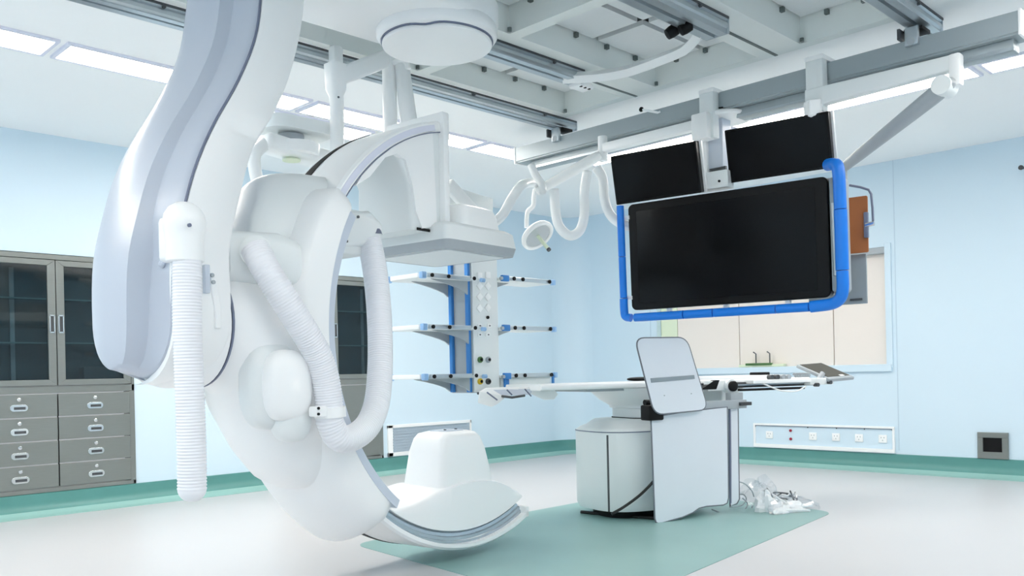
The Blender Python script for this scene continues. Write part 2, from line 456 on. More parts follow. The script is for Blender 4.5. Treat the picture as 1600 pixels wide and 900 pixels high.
# ring: shell with inner lips, then steel track
def ring_prof(ri): return [(RO, 0.012), (RO, 0.388), (RO - 0.012, 0.40), (ri, 0.40), (ri, 0.35), (1.112, 0.345), (1.112, 0.055), (ri, 0.05), (ri, 0.0), (RO - 0.012, 0.0)]
ring = cb(arc_sweep(100, 200, ring_prof(RI), 60), 'ring', 'white')
cb(arc_sweep(200, 294.5, lambda th: [(RO, 0.012), (RO, 0.388), (RO - 0.012, 0.40), (1.117, 0.40), (1.117, 0.36), (1.128, 0.35), (1.128, 0.05), (1.117, 0.04), (1.117, 0.0), (RO - 0.012, 0.0)], 72), 'ring_lower_arc', 'white', parent=ring)
cb(arc_sweep(100.5, 200, [(RI + 0.024, 0.055), (RI + 0.024, 0.345), (RI + 0.012, 0.345), (RI + 0.012, 0.24), (RI + 0.004, 0.235), (RI + 0.004, 0.165), (RI + 0.012, 0.16), (RI + 0.012, 0.055)], 96), 'track', 'track', parent=ring, label='grey steel track inside the ring')
cb(arc_sweep(110, 147, lambda th: [(RO + 0.003, 0.285 + 0.07 * (147 - th) / 37), (RO + 0.003, 0.366), (RO - 0.004, 0.366), (RO - 0.004, 0.285 + 0.07 * (147 - th) / 37)], 30), 'slot', 'black', parent=ring, label='black slot on the rim')
cb(arc_sweep(232, 266, lambda th: [(RO + 0.003, 0.31 + 0.05 * (th - 232) / 34), (RO + 0.003, 0.366), (RO - 0.004, 0.366), (RO - 0.004, 0.31 + 0.05 * (th - 232) / 34)], 24), 'slot', 'black', parent=ring, label='black slot on the rim')
cb(arc_sweep(229, 294.3, [(1.126, 0.038), (1.126, 0.36), (1.05, 0.36), (1.05, 0.075), (1.062, 0.07), (1.064, 0.062), (1.080, 0.058), (1.084, 0.048), (1.100, 0.046), (1.104, 0.040)], 64), 'track', 'track', parent=ring, label='grey steel track inside the ring')
# face line on the near side of the ring
cb(arc_sweep(104, 147, [(1.128, -0.002), (1.128, 0.004), (1.098, 0.004), (1.098, -0.002)], 32), 'face_strip', 'lilacframe', parent=ring, label='pale lilac strip on the ring face')
cb(arc_sweep(102, 147, [(1.0915, -0.0025), (1.0915, 0.004), (1.0865, 0.004), (1.0865, -0.0025)], 32), 'seam', 'seam', parent=ring)

# carrier: curved housing clasping the ring's back
def carrier_ring(t):
    """t 0..1 along the carrier; the lower end is cut obliquely"""
    ro = sinterp(t, [(0, 1.17), (0.03, 1.225), (0.1, 1.265), (0.3, 1.285), (0.55, 1.295), (0.8, 1.29), (0.92, 1.28), (0.96, 1.265), (0.985, 1.23), (1.0, 1.17)])
    rn = sinterp(t, [(0, 1.15), (0.1, 1.20), (0.3, 1.20), (0.55, 1.155), (0.8, 1.135), (0.95, 1.15), (1.0, 1.13)])
    sh = sinterp(t, [(0, 0.06), (0.045, 0.0), (0.95, 0.0), (0.985, 0.015), (1.0, 0.05)])
    v0, v1, ri = -0.075 + sh, 0.475 - sh, 1.078
    pts = [(ri, v1)]
    for k in range(7):
        a = math.radians(90 * k / 6); pts.append((ro - 0.02 - 0.055 + 0.055 * math.sin(a), v1 - 0.055 + 0.055 * math.cos(a)))
    pts += [(ro - 0.006, 0.34), (ro, 0.26), (ro, 0.19), (ro - 0.008, 0.12)]
    for k in range(1, 9):
        f = k / 8; pts.append((ro - 0.008 + (rn - ro + 0.008) * (f ** 1.7), 0.12 + (v0 - 0.12) * (1 - (1 - f) ** 1.5)))
    pts += [(ri, v0)]
    out = []
    for r, v in pts:
        th1 = 230.5 + (v + 0.075) / 0.55 * 11
        a = math.radians(145 + (th1 - 145) * t); out.append((r * math.cos(a), v, r * math.sin(a)))
    return out
tt = [k / 50 for k in range(46)] + [0.91, 0.92, 0.93, 0.94, 0.95, 0.96, 0.97, 0.98, 0.987, 0.993, 0.997, 1.0]
carrier = cb(MB().loft([carrier_ring(t) for t in [0, 0.006, 0.012] + tt[1:]]), 'carrier', 'white', ang=60)
cb(arc_sweep(149.5, 231, [(1.079, -0.080), (1.079, 0.48), (1.035, 0.47), (1.028, 0.45), (1.028, -0.05), (1.035, -0.072)], 60), 'lining', 'lilac', parent=carrier, label='pale grey lining strip')
# hub fairing between drum and ring
secs = []
for (u, cv, cwz, hv, hw, p) in ((-1.555, 0.20, 0.03, 0.245, 0.245, 2.0), (-1.50, 0.20, 0.025, 0.262, 0.262, 2.0), (-1.43, 0.20, 0.0, 0.27, 0.285, 2.1), (-1.37, 0.20, -0.075, 0.272, 0.36, 2.2), (-1.29, 0.20, -0.14, 0.272, 0.43, 2.4),
                                 (-1.20, 0.20, -0.19, 0.272, 0.48, 2.6), (-1.10, 0.20, -0.215, 0.268, 0.50, 2.8), (-1.03, 0.20, -0.22, 0.26, 0.50, 3.0)):
    secs.append([(u, a, b) for a, b in sellipse(hv, hw, p, 40, cv, cwz)])
cb(MB().loft(secs), 'hub', 'white', ang=60)
# tongue cover on the carrier's back
def dome_prism(u0, u1, outline, inset, n=6):
    cx = sum(p[0] for p in outline) / len(outline); cy = sum(p[1] for p in outline) / len(outline)
    rings = []
    for k in range(n + 1):
        a = PI / 2 * k / n; f = 1 - inset * (1 - math.cos(a)); u = u1 + (u0 - u1) * math.sin(a)
        rings.append([(u, cx + (x - cx) * f, cy + (y - cy) * f) for x, y in outline])
    return MB().loft(rings)
ol = [(0.02, 0.10), (0.02, 0.45)] + [(0.21 - 0.19 * math.cos(PI * k / 10), 0.45 + 0.31 * math.sin(PI * k / 10)) for k in range(1, 10)] + [(0.40, 0.45), (0.40, 0.10)]
tongue = dome_prism(-1.385, -1.05, ol, 0.42, 10)
sh = Matrix.Identity(4); 
for v in tongue.b.verts: v.co.x += 0.62 * max(0.0, v.co.z - 0.40) ** 1.2
cb(tongue, 'rear_cover', 'whitegrey', ang=50)
# bracket for the diagonal hose on top of the drum
br = MB()
rr = []
for (u, v0, v1, w0, w1) in ((-1.545, 0.0, 0.36, 0.19, 0.37), (-1.53, -0.02, 0.38, 0.19, 0.405), (-1.30, -0.06, 0.38, 0.19, 0.415), (-1.20, -0.06, 0.36, 0.19, 0.39)):
    rr.append([(u, a, b) for a, b in rrect((v1 - v0) / 2, (w1 - w0) / 2, 0.05, 4, (v0 + v1) / 2, (w0 + w1) / 2)])
br.loft(rr)
bracket = cb(br, 'hose_bracket', 'whitegrey', ang=40)
cb(MB().lathe([(0.268, -1.556), (0.268, -1.548)], (0, 0.20, 0.028), (1, 0, 0), 48), 'pivot_seam', 'seam', label='dark grey ring seam')

# stand: the S-curved ceiling arm
R_edge = [(-0.26, -1.66), (-0.20, -1.63), (-0.07, -1.585), (0.10, -1.575), (0.31, -1.578), (0.55, -1.52), (0.74, -1.454), (0.86, -1.372), (1.05, -1.269), (1.26, -1.196), (1.44, -1.156), (1.66, -1.12)]
L_edge = [(-0.26, -1.84), (-0.20, -1.85), (0.0, -1.86), (0.26, -1.85), (0.47, -1.80), (0.62, -1.752), (0.79, -1.67), (1.0, -1.545), (1.2, -1.455), (1.37, -1.42), (1.66, -1.39)]
W_hi = [(0.03 - 0.250 * math.cos(math.radians(4 + 86 * k / 12)), 0.272 * math.sin(math.radians(4 + 86 * k / 12))) for k in range(13)] + [(0.1, 0.276), (0.6, 0.28), (1.1, 0.265), (1.66, 0.25)]
VC = 0.20
NEAR = -0.075
def stand_section(wz):
    ur = sinterp(wz, R_edge); ul = sinterp(wz, L_edge); hv = interp(wz, W_hi)
    s_ = hv / 0.28
    v0 = VC - hv; v1 = VC + hv * 1.0
    t = ur - ul
    A = ul - 0.015 + (0.15 if wz < 0 else 0) * 0      # outer (-u) face
    pts = [(ur, v0 + 0.012), (ur - 0.012, v0), (ul + 0.035, v0)]            # near white face
    gd = interp(wz, [(-0.235, 0.0), (-0.17, 0.03), (0.30, 0.05), (0.42, 0.012), (1.7, 0.012)])
    pts += [(ul + 0.030, v0 + 0.004), (ul + gd, v0 + 0.025 * s_), (ul - 0.02 + gd, v0 + 0.14 * s_), (ul - 0.055, v0 + 0.17 * s_)]    # inset band
    for k in range(1, 9):                                                      # rounded outer flank
        a = math.radians(90 * k / 8)
        pts.append((ul - 0.05 + (t * 0.55) * (1 - math.cos(a)) - 0.06 * math.sin(a * 2) * 0.8, v0 + 0.16 * s_ + (v1 - v0 - 0.16 * s_) * math.sin(a)))
    pts += [(ur - 0.02, v1), (ur, v1 - 0.02)]
    k_ = 0.06 * max(0.0, min(1.0, (0.12 - wz) / 0.34)) ** 2
    return [(u, v, wz + k_ * max(0.0, min(1.0, (ur - u - 0.10) / (ur - ul - 0.05)))) for u, v in pts]
zsec = [-0.2195, -0.218, -0.213, -0.206, -0.195, -0.18, -0.15, -0.12, -0.08, -0.04, 0.0, 0.05, 0.1] + [0.16 + 0.06 * k for k in range(26)]
stand = MB(); stand.loft([stand_section(z) for z in zsec])
stand_o = cb(stand, 'ceiling_arm', 'shadedshell', ang=42, label='S-curved arm with shade painted in as blue-grey, and a white flank')
# white flank plate on the near side of the arm
pl_ = MB()
def plate_sec(z):
    ur = sinterp(z, R_edge); ul = sinterp(z, L_edge); hv = interp(z, W_hi); v0 = VC - hv
    lo = ul + 0.037
    return [(ur + 0.004, v0 + 0.06, z), (ur + 0.004, v0 + 0.0, z), (ur - 0.012, v0 - 0.012, z), (lo, v0 - 0.012, z), (lo, v0 + 0.004, z), (lo + 0.01, v0 + 0.06, z)]
pl_.loft([plate_sec(z) for z in zsec])
cb(pl_, 'flank_cover', 'white', parent=stand_o, ang=42, label='white flank cover')
# dark seam line between band and flank
sl = MB(); zz = [0.44 + 0.04 * k for k in range(31)]
sl.tube([(sinterp(z, L_edge) + 0.031, VC - interp(z, W_hi) - 0.006, z) for z in zz], 0.0055, 6)
cb(sl, 'seam', 'seam', parent=stand_o, label='thin dark seam line')
# pivot end cap below the arm
pc = MB(); pc.lathe([(0.20, -1.80), (0.245, -1.76), (0.262, -1.70), (0.264, -1.56)], (0, 0.20, 0.025), (1, 0, 0), 48)
cb(pc, 'pivot_housing', 'white', ang=50)
# small strap clip on the flank beside the seam
q0 = onv(333, 445, -0.10)
cs_ = MB(); cs_.prism([onv(x, y, -0.095) for x, y in ((329, 426), (337, 428), (341, 450), (346, 480), (347, 513), (338, 513), (336, 480), (330, 450))], (0, 0.03, 0))
cb(cs_, 'strap_clip', 'white', 0.004)
sp = MB(); sp.box(onv(322, 436, -0.095), (0.011, 0.012, 0.055)); cb(sp, 'strip_switch', 'lilac', 0.003)
for x, y in ((331, 430), (333, 441)):
    p = onv(x, y, -0.100); cb(MB().cyl(p, p + Vector((0, -0.006, 0)), 0.008, n=12), 'screw', 'grey')
p = onv(255, 413, 0.0); cb(MB().lathe([(0.015, 0), (0.015, 0.01), (0.006, 0.016)], p, (-1, -0.3, 0), 14), 'button', 'shadedshell', parent=stand_o)

# hoses
def hose(ctrl, r, name, mtl='hose', pitch=0.0118, amp=0.04, flat_end=None, n=20):
    pts = resample(curve_pts(ctrl, 160), pitch / 4)
    prof_ = [1 - amp, 1 + amp * 0.5, 1 + amp, 1 + amp * 0.5]
    L = len(pts)
    def rf(i):
        f = r * prof_[i % 4]
        if flat_end and i > L - flat_end: f = r * math.sqrt(max(0.02, 1 - ((i - (L - flat_end)) / flat_end) ** 2))
        return f
    mb = MB().tube(pts, r, n, rfun=rf)
    return cb(mb, name, mtl, ang=180)
vh = -0.185
c1_ = [onv(x, y, vh) for x, y in ((292, 385), (292, 450), (293, 520), (296, 600), (299, 690), (300, 748), (300, 784))]
hose(c1_, 0.051, 'hanging_hose', flat_end=16)
# elbow head
hd = MB(); e0 = onv(288, 349, -0.17); e1 = onv(291, 400, -0.185)
hd.lathe([(0.002, 0.078), (0.03, 0.075), (0.055, 0.058), (0.072, 0.032), (0.078, 0.0), (0.074, -0.03), (0.068, -0.06), (0.068, -0.14), (0.06, -0.145)], e0, (0, 0, 1), 28)
hd.box((e0.x + 0.02, -0.10, e0.z - 0.05), (0.05, 0.07, 0.085), bev=0.02)
cb(hd, 'hose_elbow', 'white', ang=50, label='white hose elbow on the arm')
p = onv(295, 352, -0.25); cb(MB().cyl(p, p + Vector((0, -0.008, 0)), 0.007, n=12), 'screw', 'seam')
c2 = [onv(x, y, v) for x, y, v in ((398, 388, -0.06), (412, 415, -0.11), (437, 456, -0.15), (468, 505, -0.17), (494, 550, -0.17), (508, 590, -0.17), (514, 630, -0.17), (516, 660, -0.17), (530, 684, -0.17), (552, 683, -0.16), (575, 664, -0.14), (589, 628, -0.11), (594, 570, -0.07), (593, 500, -0.03), (588, 440, 0.02), (580, 390, 0.07), (572, 362, 0.10))]
hose(c2, 0.058, 'looping_hose')
p = onv(393, 383, -0.06)
cb(MB().tube([Vector((-1.36, 0.02, 0.30)), onv(400, 392, -0.075)], 0.066, 24), 'hose_collar', 'whitegrey')
# clamp ring at the loop
cl = MB(); a_, b_ = onv(515, 636, -0.17), onv(516, 652, -0.17); cl.tube([a_, b_], 0.068, 24); cl.box(onv(497, 643, -0.19), (0.028, 0.03, 0.022), bev=0.008)
cb(cl, 'hose_clamp', 'white', ang=40)
for y in (638, 647):
    p = onv(497, y, -0.225); cb(MB().cyl(p, p + Vector((0, -0.006, 0)), 0.006, n=10), 'screw', 'black')
# elbow inside the ring
el = MB(); ea, eb = onv(533, 362, 0.16), onv(573, 358, 0.10)
el.loft([[(ea.x - 0.05, v, z) for v, z in rrect(0.10, 0.085, 0.02, 4, 0.17, ea.z)], [(ea.x + 0.06, v, z) for v, z in rrect(0.10, 0.085, 0.03, 4, 0.15, ea.z + 0.01)], [(eb.x - 0.02, v, z) for v, z in rrect(0.085, 0.085, 0.06, 4, 0.11, eb.z)], [(eb.x + 0.045, v, z) for v, z in rrect(0.05, 0.055, 0.045, 4, 0.09, eb.z - 0.01)]])
el.box((ea.x - 0.02, 0.20, ea.z - 0.01), (0.10, 0.12, 0.11), bev=0.012)
cb(el, 'hose_elbow', 'whitegrey', ang=50, label='white hose elbow inside the ring')
for x, y in ((559, 339), (541, 377)):
    p = onv(x, y, 0.055); cb(MB().cyl(p, p + Vector((0, -0.006, 0)), 0.007, n=10), 'screw', 'darkgrey')
cb(MB().tube([onv(575, 364, 0.095), onv(577, 371, 0.09)], 0.066, 24), 'hose_collar', 'seam')

# double-lobed knob cover on the near/rear side of the carrier
def blob(c, h, p=2.6, n=20, tilt=None):
    mb = MB(); rings = []
    for k in range(n + 1):
        a = -PI / 2 + PI * k / n; ca, sa = max(math.cos(a), 0.0) ** (2 / p), math.copysign(abs(math.sin(a)) ** (2 / p), math.sin(a))
        rings.append([(c[0] + h[0] * ca * x, c[1] + h[1] * sa, c[2] + h[2] * ca * y) for x, y in sellipse(1, 1, p, 40)])
    mb.loft(rings); return mb
kc = onv(462, 602, -0.16)
cb(blob((kc.x, -0.095, kc.z), (0.115, 0.07, 0.15), 2.8), 'knob_cover', 'white', ang=70)
kc2 = onv(437, 612, -0.05)
cb(blob((kc2.x - 0.03, -0.02, kc2.z + 0.03), (0.13, 0.08, 0.19), 2.8), 'knob_base', 'whitegrey', ang=70)
kc3 = onv(466, 655, -0.12)
cb(blob((kc3.x, -0.07, kc3.z), (0.09, 0.07, 0.10), 2.4), 'knob_lobe', 'whitegrey', ang=70)

# detector housing: tall box inside the ring's top
dh = MB(); rings = []
for (w_, u0, u1, v0, v1) in ((0.535, -0.44, -0.19, 0.02, 0.42), (0.56, -0.445, -0.185, 0.012, 0.425), (0.66, -0.44, -0.185, 0.012, 0.42), (0.78, -0.455, -0.185, 0.012, 0.40), (0.88, -0.52, -0.185, 0.012, 0.38), (0.96, -0.60, -0.185, 0.012, 0.37), (1.02, -0.46, -0.185, 0.012, 0.37), (1.085, -0.30, -0.185, 0.012, 0.37)):
    rings.append([(u, v, w_) for u, v in rrect((u1 - u0) / 2, (v1 - v0) / 2, 0.028, 4, (u0 + u1) / 2, (v0 + v1) / 2)])
dh.loft(rings)
det = cb(dh, 'detector_housing', 'whitegrey', ang=45)
# white web that fills the ring segment beside the housing
web = MB()
pts = [onv(x, y, 0.0) for x, y in ((676, 203), (640, 215), (612, 231), (588, 250), (566, 273), (556, 290), (578, 276), (602, 246), (620, 240), (634, 250), (645, 290), (650, 330), (660, 357), (683, 354))]
web.prism(pts, (0, 0.03, 0)); cb(web, 'detector_web', 'white', ang=40)
ft = MB(); ft.box((-0.205, 0.19, 0.86), (0.022, 0.215, 0.30), bev=0.012); ft.box((-0.20, 0.19, 1.10), (0.028, 0.21, 0.075), bev=0.012)
cb(ft, 'lift_guide', 'white', ang=40)
cb(MB().box((-0.30, 0.010, 0.540), (0.105, 0.003, 0.007)), 'gasket', 'black', parent=det, label='black gasket line under the housing')
# flat detector plate
def slab_uv(w0, w1, i0, i1, r=0.035):
    f = lambda i, w_: [(u, v, w_) for u, v in rrect(0.295 - i, 0.315 - i, r, 5, -0.025, 0.195)]
    return f(i0, w0), f(i1, w1)
pt = MB(); a, b = slab_uv(0.488, 0.565, 0.0, 0.012); c, d = slab_uv(0.585, 0.60, 0.04, 0.10); pt.loft([a, b, c, d])
plate = cb(pt, 'detector_plate', 'whitegrey', ang=40)
pt = MB(); a, b = slab_uv(0.442, 0.488, 0.012, 0.0); pt.loft([a, b]); cb(pt, 'bumper_band', 'grey', parent=plate, label='grey rim band')
pt = MB(); a, b = slab_uv(0.438, 0.443, 0.055, 0.055, 0.02); pt.loft([a, b]); cb(pt, 'detector_window', 'panel', parent=plate)
# neck above the plate toward the far side
nk = MB(); nk.loft([[(u, v, w_) for u, v in rrect(hu, hv, 0.05, 5, cu, 0.13)] for w_, hu, hv, cu in ((0.58, 0.165, 0.21, 0.02), (0.66, 0.155, 0.20, 0.015), (0.69, 0.145, 0.19, 0.01), (0.705, 0.12, 0.16, 0.0))]); cb(nk, 'detector_neck', 'white', ang=40)

# x-ray source at the ring's bottom: hat-shaped cover
NU, NV = 40, 14
u0, u1 = -0.66, 0.478
near_px = ((606, 792), (622, 797), (643, 793), (664, 783), (697, 765), (720, 755), (743, 750), (770, 749), (790, 755), (804, 764), (815, 772), (822, 781))
near_top = [(q.x, q.z) for q in (onv(x, y, 0.052) for x, y in near_px)]
far_top = [(q.x, q.z) for q in (onv(x, y, 0.40) for x, y in ((585, 772), (599, 763), (628, 754), (677, 757), (720, 757), (760, 756)))] + [(0.36, -0.86), (0.48, -0.95)]
u0 = near_top[0][0]
V0, V1 = 0.052, 0.40
def brim_top(u, t):
    return sinterp(u, near_top) * (1 - t) + sinterp(u, far_top) * t
rings = []
for k in range(NU + 1):
    u = u0 + (u1 - u0) * k / NU
    rb = 1.052; wb = -math.sqrt(rb * rb - u * u)
    rg = [(u, V1, wb), (u, V0, wb)]
    h = max(brim_top(u, 0) - wb, 0.014)
    rg += [(u, V0, wb + h * 0.5), (u, V0 + 0.002, wb + h - 0.010)]
    for j in range(1, NV + 1):
        t = j / NV; rg.append((u, V0 + (V1 - V0) * (t ** 1.2), max(brim_top(u, t ** 0.8), wb + 0.012) + (0.0)))
    rings.append(rg)
src = cb(MB().loft(rings), 'source_cover', 'white', ang=50, label='white saddle-shaped source cover')
bl = MB(); rings = []
for (w_, a0, a1, b0, b1, r) in ((-0.92, -0.21, 0.285, 0.07, 0.40, 0.05), (-0.80, -0.185, 0.255, 0.07, 0.39, 0.05), (-0.72, -0.175, 0.235, 0.072, 0.38, 0.05), (-0.62, -0.165, 0.205, 0.076, 0.365, 0.05), (-0.555, -0.15, 0.175, 0.085, 0.345, 0.05), (-0.528, -0.13, 0.15, 0.10, 0.33, 0.05), (-0.518, -0.09, 0.115, 0.125, 0.30, 0.05)):
    rings.append([(u, v, w_) for u, v in rrect((a1 - a0) / 2, (b1 - b0) / 2, r, 6, (a0 + a1) / 2, (b0 + b1) / 2)])
bl.loft(rings); blk = cb(bl, 'source_block', 'white', ang=60)
pt = MB(); pt.prism([(u, v, -0.519) for u, v in rrect(0.075, 0.075, 0.03, 5, 0.01, 0.215)], (0, 0, 0.006)); cb(pt, 'source_window', 'lilac', parent=blk)
for a in (-0.03, 0.06): cb(MB().cyl((a, 0.19, -0.515), (a, 0.19, -0.508), 0.008, n=10), 'screw', 'darkgrey', parent=blk)
# end cap of ring bottom
a = math.radians(294.5)
ec = MB(); ec.box((1.118 * math.cos(a), 0.20, 1.118 * math.sin(a)), (0.016, 0.20, 0.030), bev=0.008)
cb(ec, 'end_cap', 'white', parent=ring)

# ceiling carriage: pivoting slab with round joint
cg = MB()
def cap_outline(r, rx, w_):
    out = []
    for k in range(25):
        a = math.radians(-95 + 190 * k / 24); out.append((-0.22 + rx * math.cos(a), 0.02 + r * math.sin(a), w_))
    out += [(-0.62, 0.40, w_), (-1.0, 0.455, w_), (-1.35, 0.47, w_), (-1.47, 0.42, w_), (-1.47, 0.0, w_), (-1.35, -0.08, w_), (-1.0, -0.16, w_), (-0.6, -0.30, w_)]
    return out
o1 = cap_outline(0.33, 0.33, 1.60)
def shrink(o, f, w_):
    return [(-0.6 + (u + 0.6) * f, 0.1 + (v - 0.1) * f, w_) for u, v, _ in o]
cg.loft([shrink(o1, 0.93, 1.585), shrink(o1, 0.985, 1.60), shrink(o1, 1.0, 1.63), shrink(o1, 1.0, 1.72)])
carriage = cb(cg, 'ceiling_carriage', 'white', ang=50)
dj = MB(); dj.lathe([(0.30, 0.06), (0.315, 0.03), (0.315, -0.01), (0.30, -0.03), (0.295, -0.032)], (-0.235, 0.0, 1.565), (0, 0, 1), 56); cb(dj, 'joint_body', 'white', ang=40)
# two-lobed cover plate
lob = []
for k in range(72):
    a = 2 * PI * k / 72; r = 0.287 - 0.03 * math.exp(-((math.degrees(a) - 210) / 11) ** 2)
    lob.append((-0.235 + r * math.cos(a), r * math.sin(a), 1.528))
cb(MB().prism(lob, (0, 0, -0.02)), 'joint_cover', 'white', 0.006)
cb(MB().prism([(-0.235 + (u + 0.235) * 1.02, v * 1.02, 1.534) for u, v, _ in lob], (0, 0, -0.009)), 'joint_seam', 'seam', label='dark seam around the joint cover')

# ================================================================== CEILING RAILS AND BRIDGE BEAM
def rail(yc, x0, x1, label, wd=0.12, ht=0.07, yflip=1):
    t = thing('ceiling_rail', label, 'rail', ((x0 + x1) / 2, yc, ZC - ht), 'aluminium rails under the ceiling grid')
    y0, y1 = yc, yc + wd
    sec = [(y0, ZC), (y0, ZC - 0.012), (y0 + 0.012, ZC - 0.02), (y0 + 0.004, ZC - 0.032), (y0 + 0.002, ZC - 0.052), (y0 + 0.012, ZC - 0.062), (y0 + 0.012, ZC - ht), (y0 + wd * 0.42, ZC - ht), (y0 + wd * 0.45, ZC - ht + 0.02), (y0 + wd * 0.58, ZC - ht + 0.02), (y0 + wd * 0.6, ZC - ht), (y1 - 0.005, ZC - ht), (y1, ZC - ht + 0.01), (y1, ZC)]
    MB().loft([[(x0, y, z) for y, z in sec], [(x1, y, z) for y, z in sec]]).build('profile', 'alu', t, ang=20)
    MB().box(((x0 + x1) / 2, y0 - 0.002, ZC - 0.006), ((x1 - x0) / 2, 0.004, 0.006)).build('shadow_gap', 'darkgrey', t)
    MB().box((x1 + 0.006, (y0 + y1) / 2, ZC - ht / 2), (0.006, wd / 2, ht / 2), bev=0.004).build('end_plate', 'alu', t)
    for k in range(6):
        xk = x0 + (x1 - x0) * (k + 0.5) / 6
        MB().cyl((xk, y0 - 0.012, ZC - 0.02), (xk, y0 + 0.002, ZC - 0.02), 0.009, n=10).build('bolt', 'darkgrey', t)
    return t
rail(4.42, 0.9, 5.20, 'long aluminium ceiling rail running behind the ring, farthest from the camera')
rail(3.63, 0.9, 4.36, 'aluminium rail beside the round joint cover, ending in a three-screw plug', 0.13)
rail(2.55, 0.9, 4.30, 'wide grey ceiling rail ending above the two black spotlights', 0.15, 0.09)
rail(1.75, 0.9, 5.22, 'aluminium rail at the upper right, clamped to the beam near its end', 0.13)
# white plug with three screws at rail end
pg = thing('rail_plug', 'small white plug with three dark screws at a rail end', 'plug', (4.38, 3.70, ZC - 0.08))
MB().box((4.41, 3.70, ZC - 0.075), (0.07, 0.05, 0.02), bev=0.012).build('body', 'white', pg)
for k in range(3): MB().cyl((4.365 + 0.04 * k, 3.665, ZC - 0.097), (4.365 + 0.04 * k, 3.665, ZC - 0.092), 0.010, n=10).build('screw', 'black', pg)

# bridge beam under the rails
bx0, bx1 = 5.0, 5.16; by0, by1 = 1.315, 4.885; bz0, bz1 = 2.665, 2.782
bm_ = thing('bridge_beam', 'long grey box beam hanging across the ceiling rails, carrying the monitors', 'beam', ((bx0 + bx1) / 2, (by0 + by1) / 2, bz0))
sec = [(bx0, bz1), (bx0, bz0 + 0.012), (bx0 + 0.01, bz0 + 0.008), (bx0 + 0.01, bz0), (bx1, bz0), (bx1, bz1)]
MB().loft([[(x, by0, z) for x, z in sec], [(x, by1, z) for x, z in sec]]).build('beam', 'beam', bm_, ang=20)
for yy_ in (by0 - 0.008, by1 + 0.008):
    MB().box(((bx0 + bx1) / 2, yy_, (bz0 + bz1) / 2), ((bx1 - bx0) / 2 + 0.006, 0.008, (bz1 - bz0) / 2 + 0.008), bev=0.004).build('end_cap', 'white', bm_, label='white end cap')
# lower running track
for (a, b) in ((1.35, 2.95), (3.3, 4.78)):
    MB().box((bx0 + 0.10, (a + b) / 2, bz0 - 0.03), (0.05, (b - a) / 2, 0.03), bev=0.006).build('running_track', 'beam', bm_)
    MB().box((bx0 + 0.055, (a + b) / 2, bz0 - 0.052), (0.006, (b - a) / 2, 0.008)).build('track_lip', 'alu', bm_)
# clamps to the rails
def clamp(y, label):
    t = thing('rail_clamp', label, 'clamp', (5.06, y, bz1), 'clamps holding the beam to the rails')
    MB().box((5.06, y, bz1 + 0.055), (0.06, 0.05, 0.010), bev=0.003).build('plate', 'black', t)
    MB().box((4.985, y, bz1 + 0.01), (0.016, 0.035, 0.05), bev=0.004).build('bracket', 'alu', t)
    MB().cyl((4.965, y, bz1 - 0.02), (4.985, y, bz1 - 0.02), 0.022, n=16).build('roller', 'grey', t)
    MB().box((4.99, y + 0.06, bz1 + 0.03), (0.04, 0.008, 0.03), bev=0.003).build('stop', 'darkgrey', t)
clamp(4.44, 'dark clamp with bolts joining the beam to the far rail, left of the monitors')
clamp(1.83, 'dark clamp joining the beam to the near rail at the upper right')
# probe on a stick at the beam
p = onX(1002, 171, 4.96); pb = thing('sensor_probe', 'small rod with a black tip sticking out above the beam', 'sensor', p)
MB().tube([p, onX(1018, 174, 4.97), onX(1028, 176, 4.99), Vector((5.0, 3.50, 2.76))], 0.008, 8).build('rod', 'white', pb)
MB().lathe([(0.004, -0.014), (0.015, -0.01), (0.015, 0.01), (0.004, 0.014)], p, (1, 1, 0), 14).build('tip', 'black', pb)
# cable duct spanning the coffers with two spotlights
cd = thing('cable_duct', 'white angled cable duct crossing the coffers below the grid', 'duct', onz(985, 112, 2.86))
MB().tube(curve_pts([onz(880, 122, 2.88), onz(935, 119, 2.86), onz(985, 110, 2.86), onz(1040, 90, 2.86), onz(1072, 76, 2.86), onz(1090, 58, 2.865), onz(1096, 45, 2.88)], 2), 0.036, 4).build('duct', 'white', cd, ang=30)
for (x, y, lab) in ((1049, 50, 'left black spotlight of the pair under the wide rail'), (1070, 44, 'right black spotlight of the pair under the wide rail')):
    p = onz(x, y, 2.83); t = thing('spotlight', lab, 'spotlight', p, 'pair of black spotlights')
    MB().lathe([(0.006, -0.035), (0.028, -0.028), (0.033, 0.0), (0.033, 0.03), (0.02, 0.04)], p, (0.6, -0.6, 0.55), 18).build('housing', 'black', t)
    MB().tube([p + Vector((0.01, 0, 0.02)), p + Vector((0.02, 0.0, ZC - 2.83 + 0.0))], 0.007, 8).build('stem', 'darkgrey', t)

# ================================================================== MONITOR BANK
ml = Vector((-0.158, 0.987, 0)).normalized()      # toward the screens' left
mr = -ml
mn0 = Vector((-0.987, -0.158, 0)).normalized()    # faces the camera side
def mon_frame(px, py, dep, pitch):
    """origin at pixel on depth; axes: right, up, normal"""
    o = far(px, py, dep); a = math.radians(pitch)
    n = (mn0 * math.cos(a) - Vector((0, 0, 1)) * math.sin(a)); u_ = (Vector((0, 0, 1)) * math.cos(a) + mn0 * math.sin(a))
    mx = Matrix.Identity(4)
    for i in range(3): mx[i][0] = mr[i]; mx[i][1] = u_[i]; mx[i][2] = n[i]; mx[i][3] = o[i]
    return mx
def onm(mx, px, py, off=0.0):
    n = mx.col[2].xyz; o = mx.col[3].xyz + n * off; r = ray(px, py); t = (o - E0).dot(n) / r.dot(n)
    return mx.inverted() @ (r * t + E0)
MX = mon_frame(1140, 385, 5.42, 2.0)
bank = thing('monitor_bank', 'ceiling-hung bank of three black monitors in a blue rubber bumper frame', 'monitors', MX.col[3].xyz)
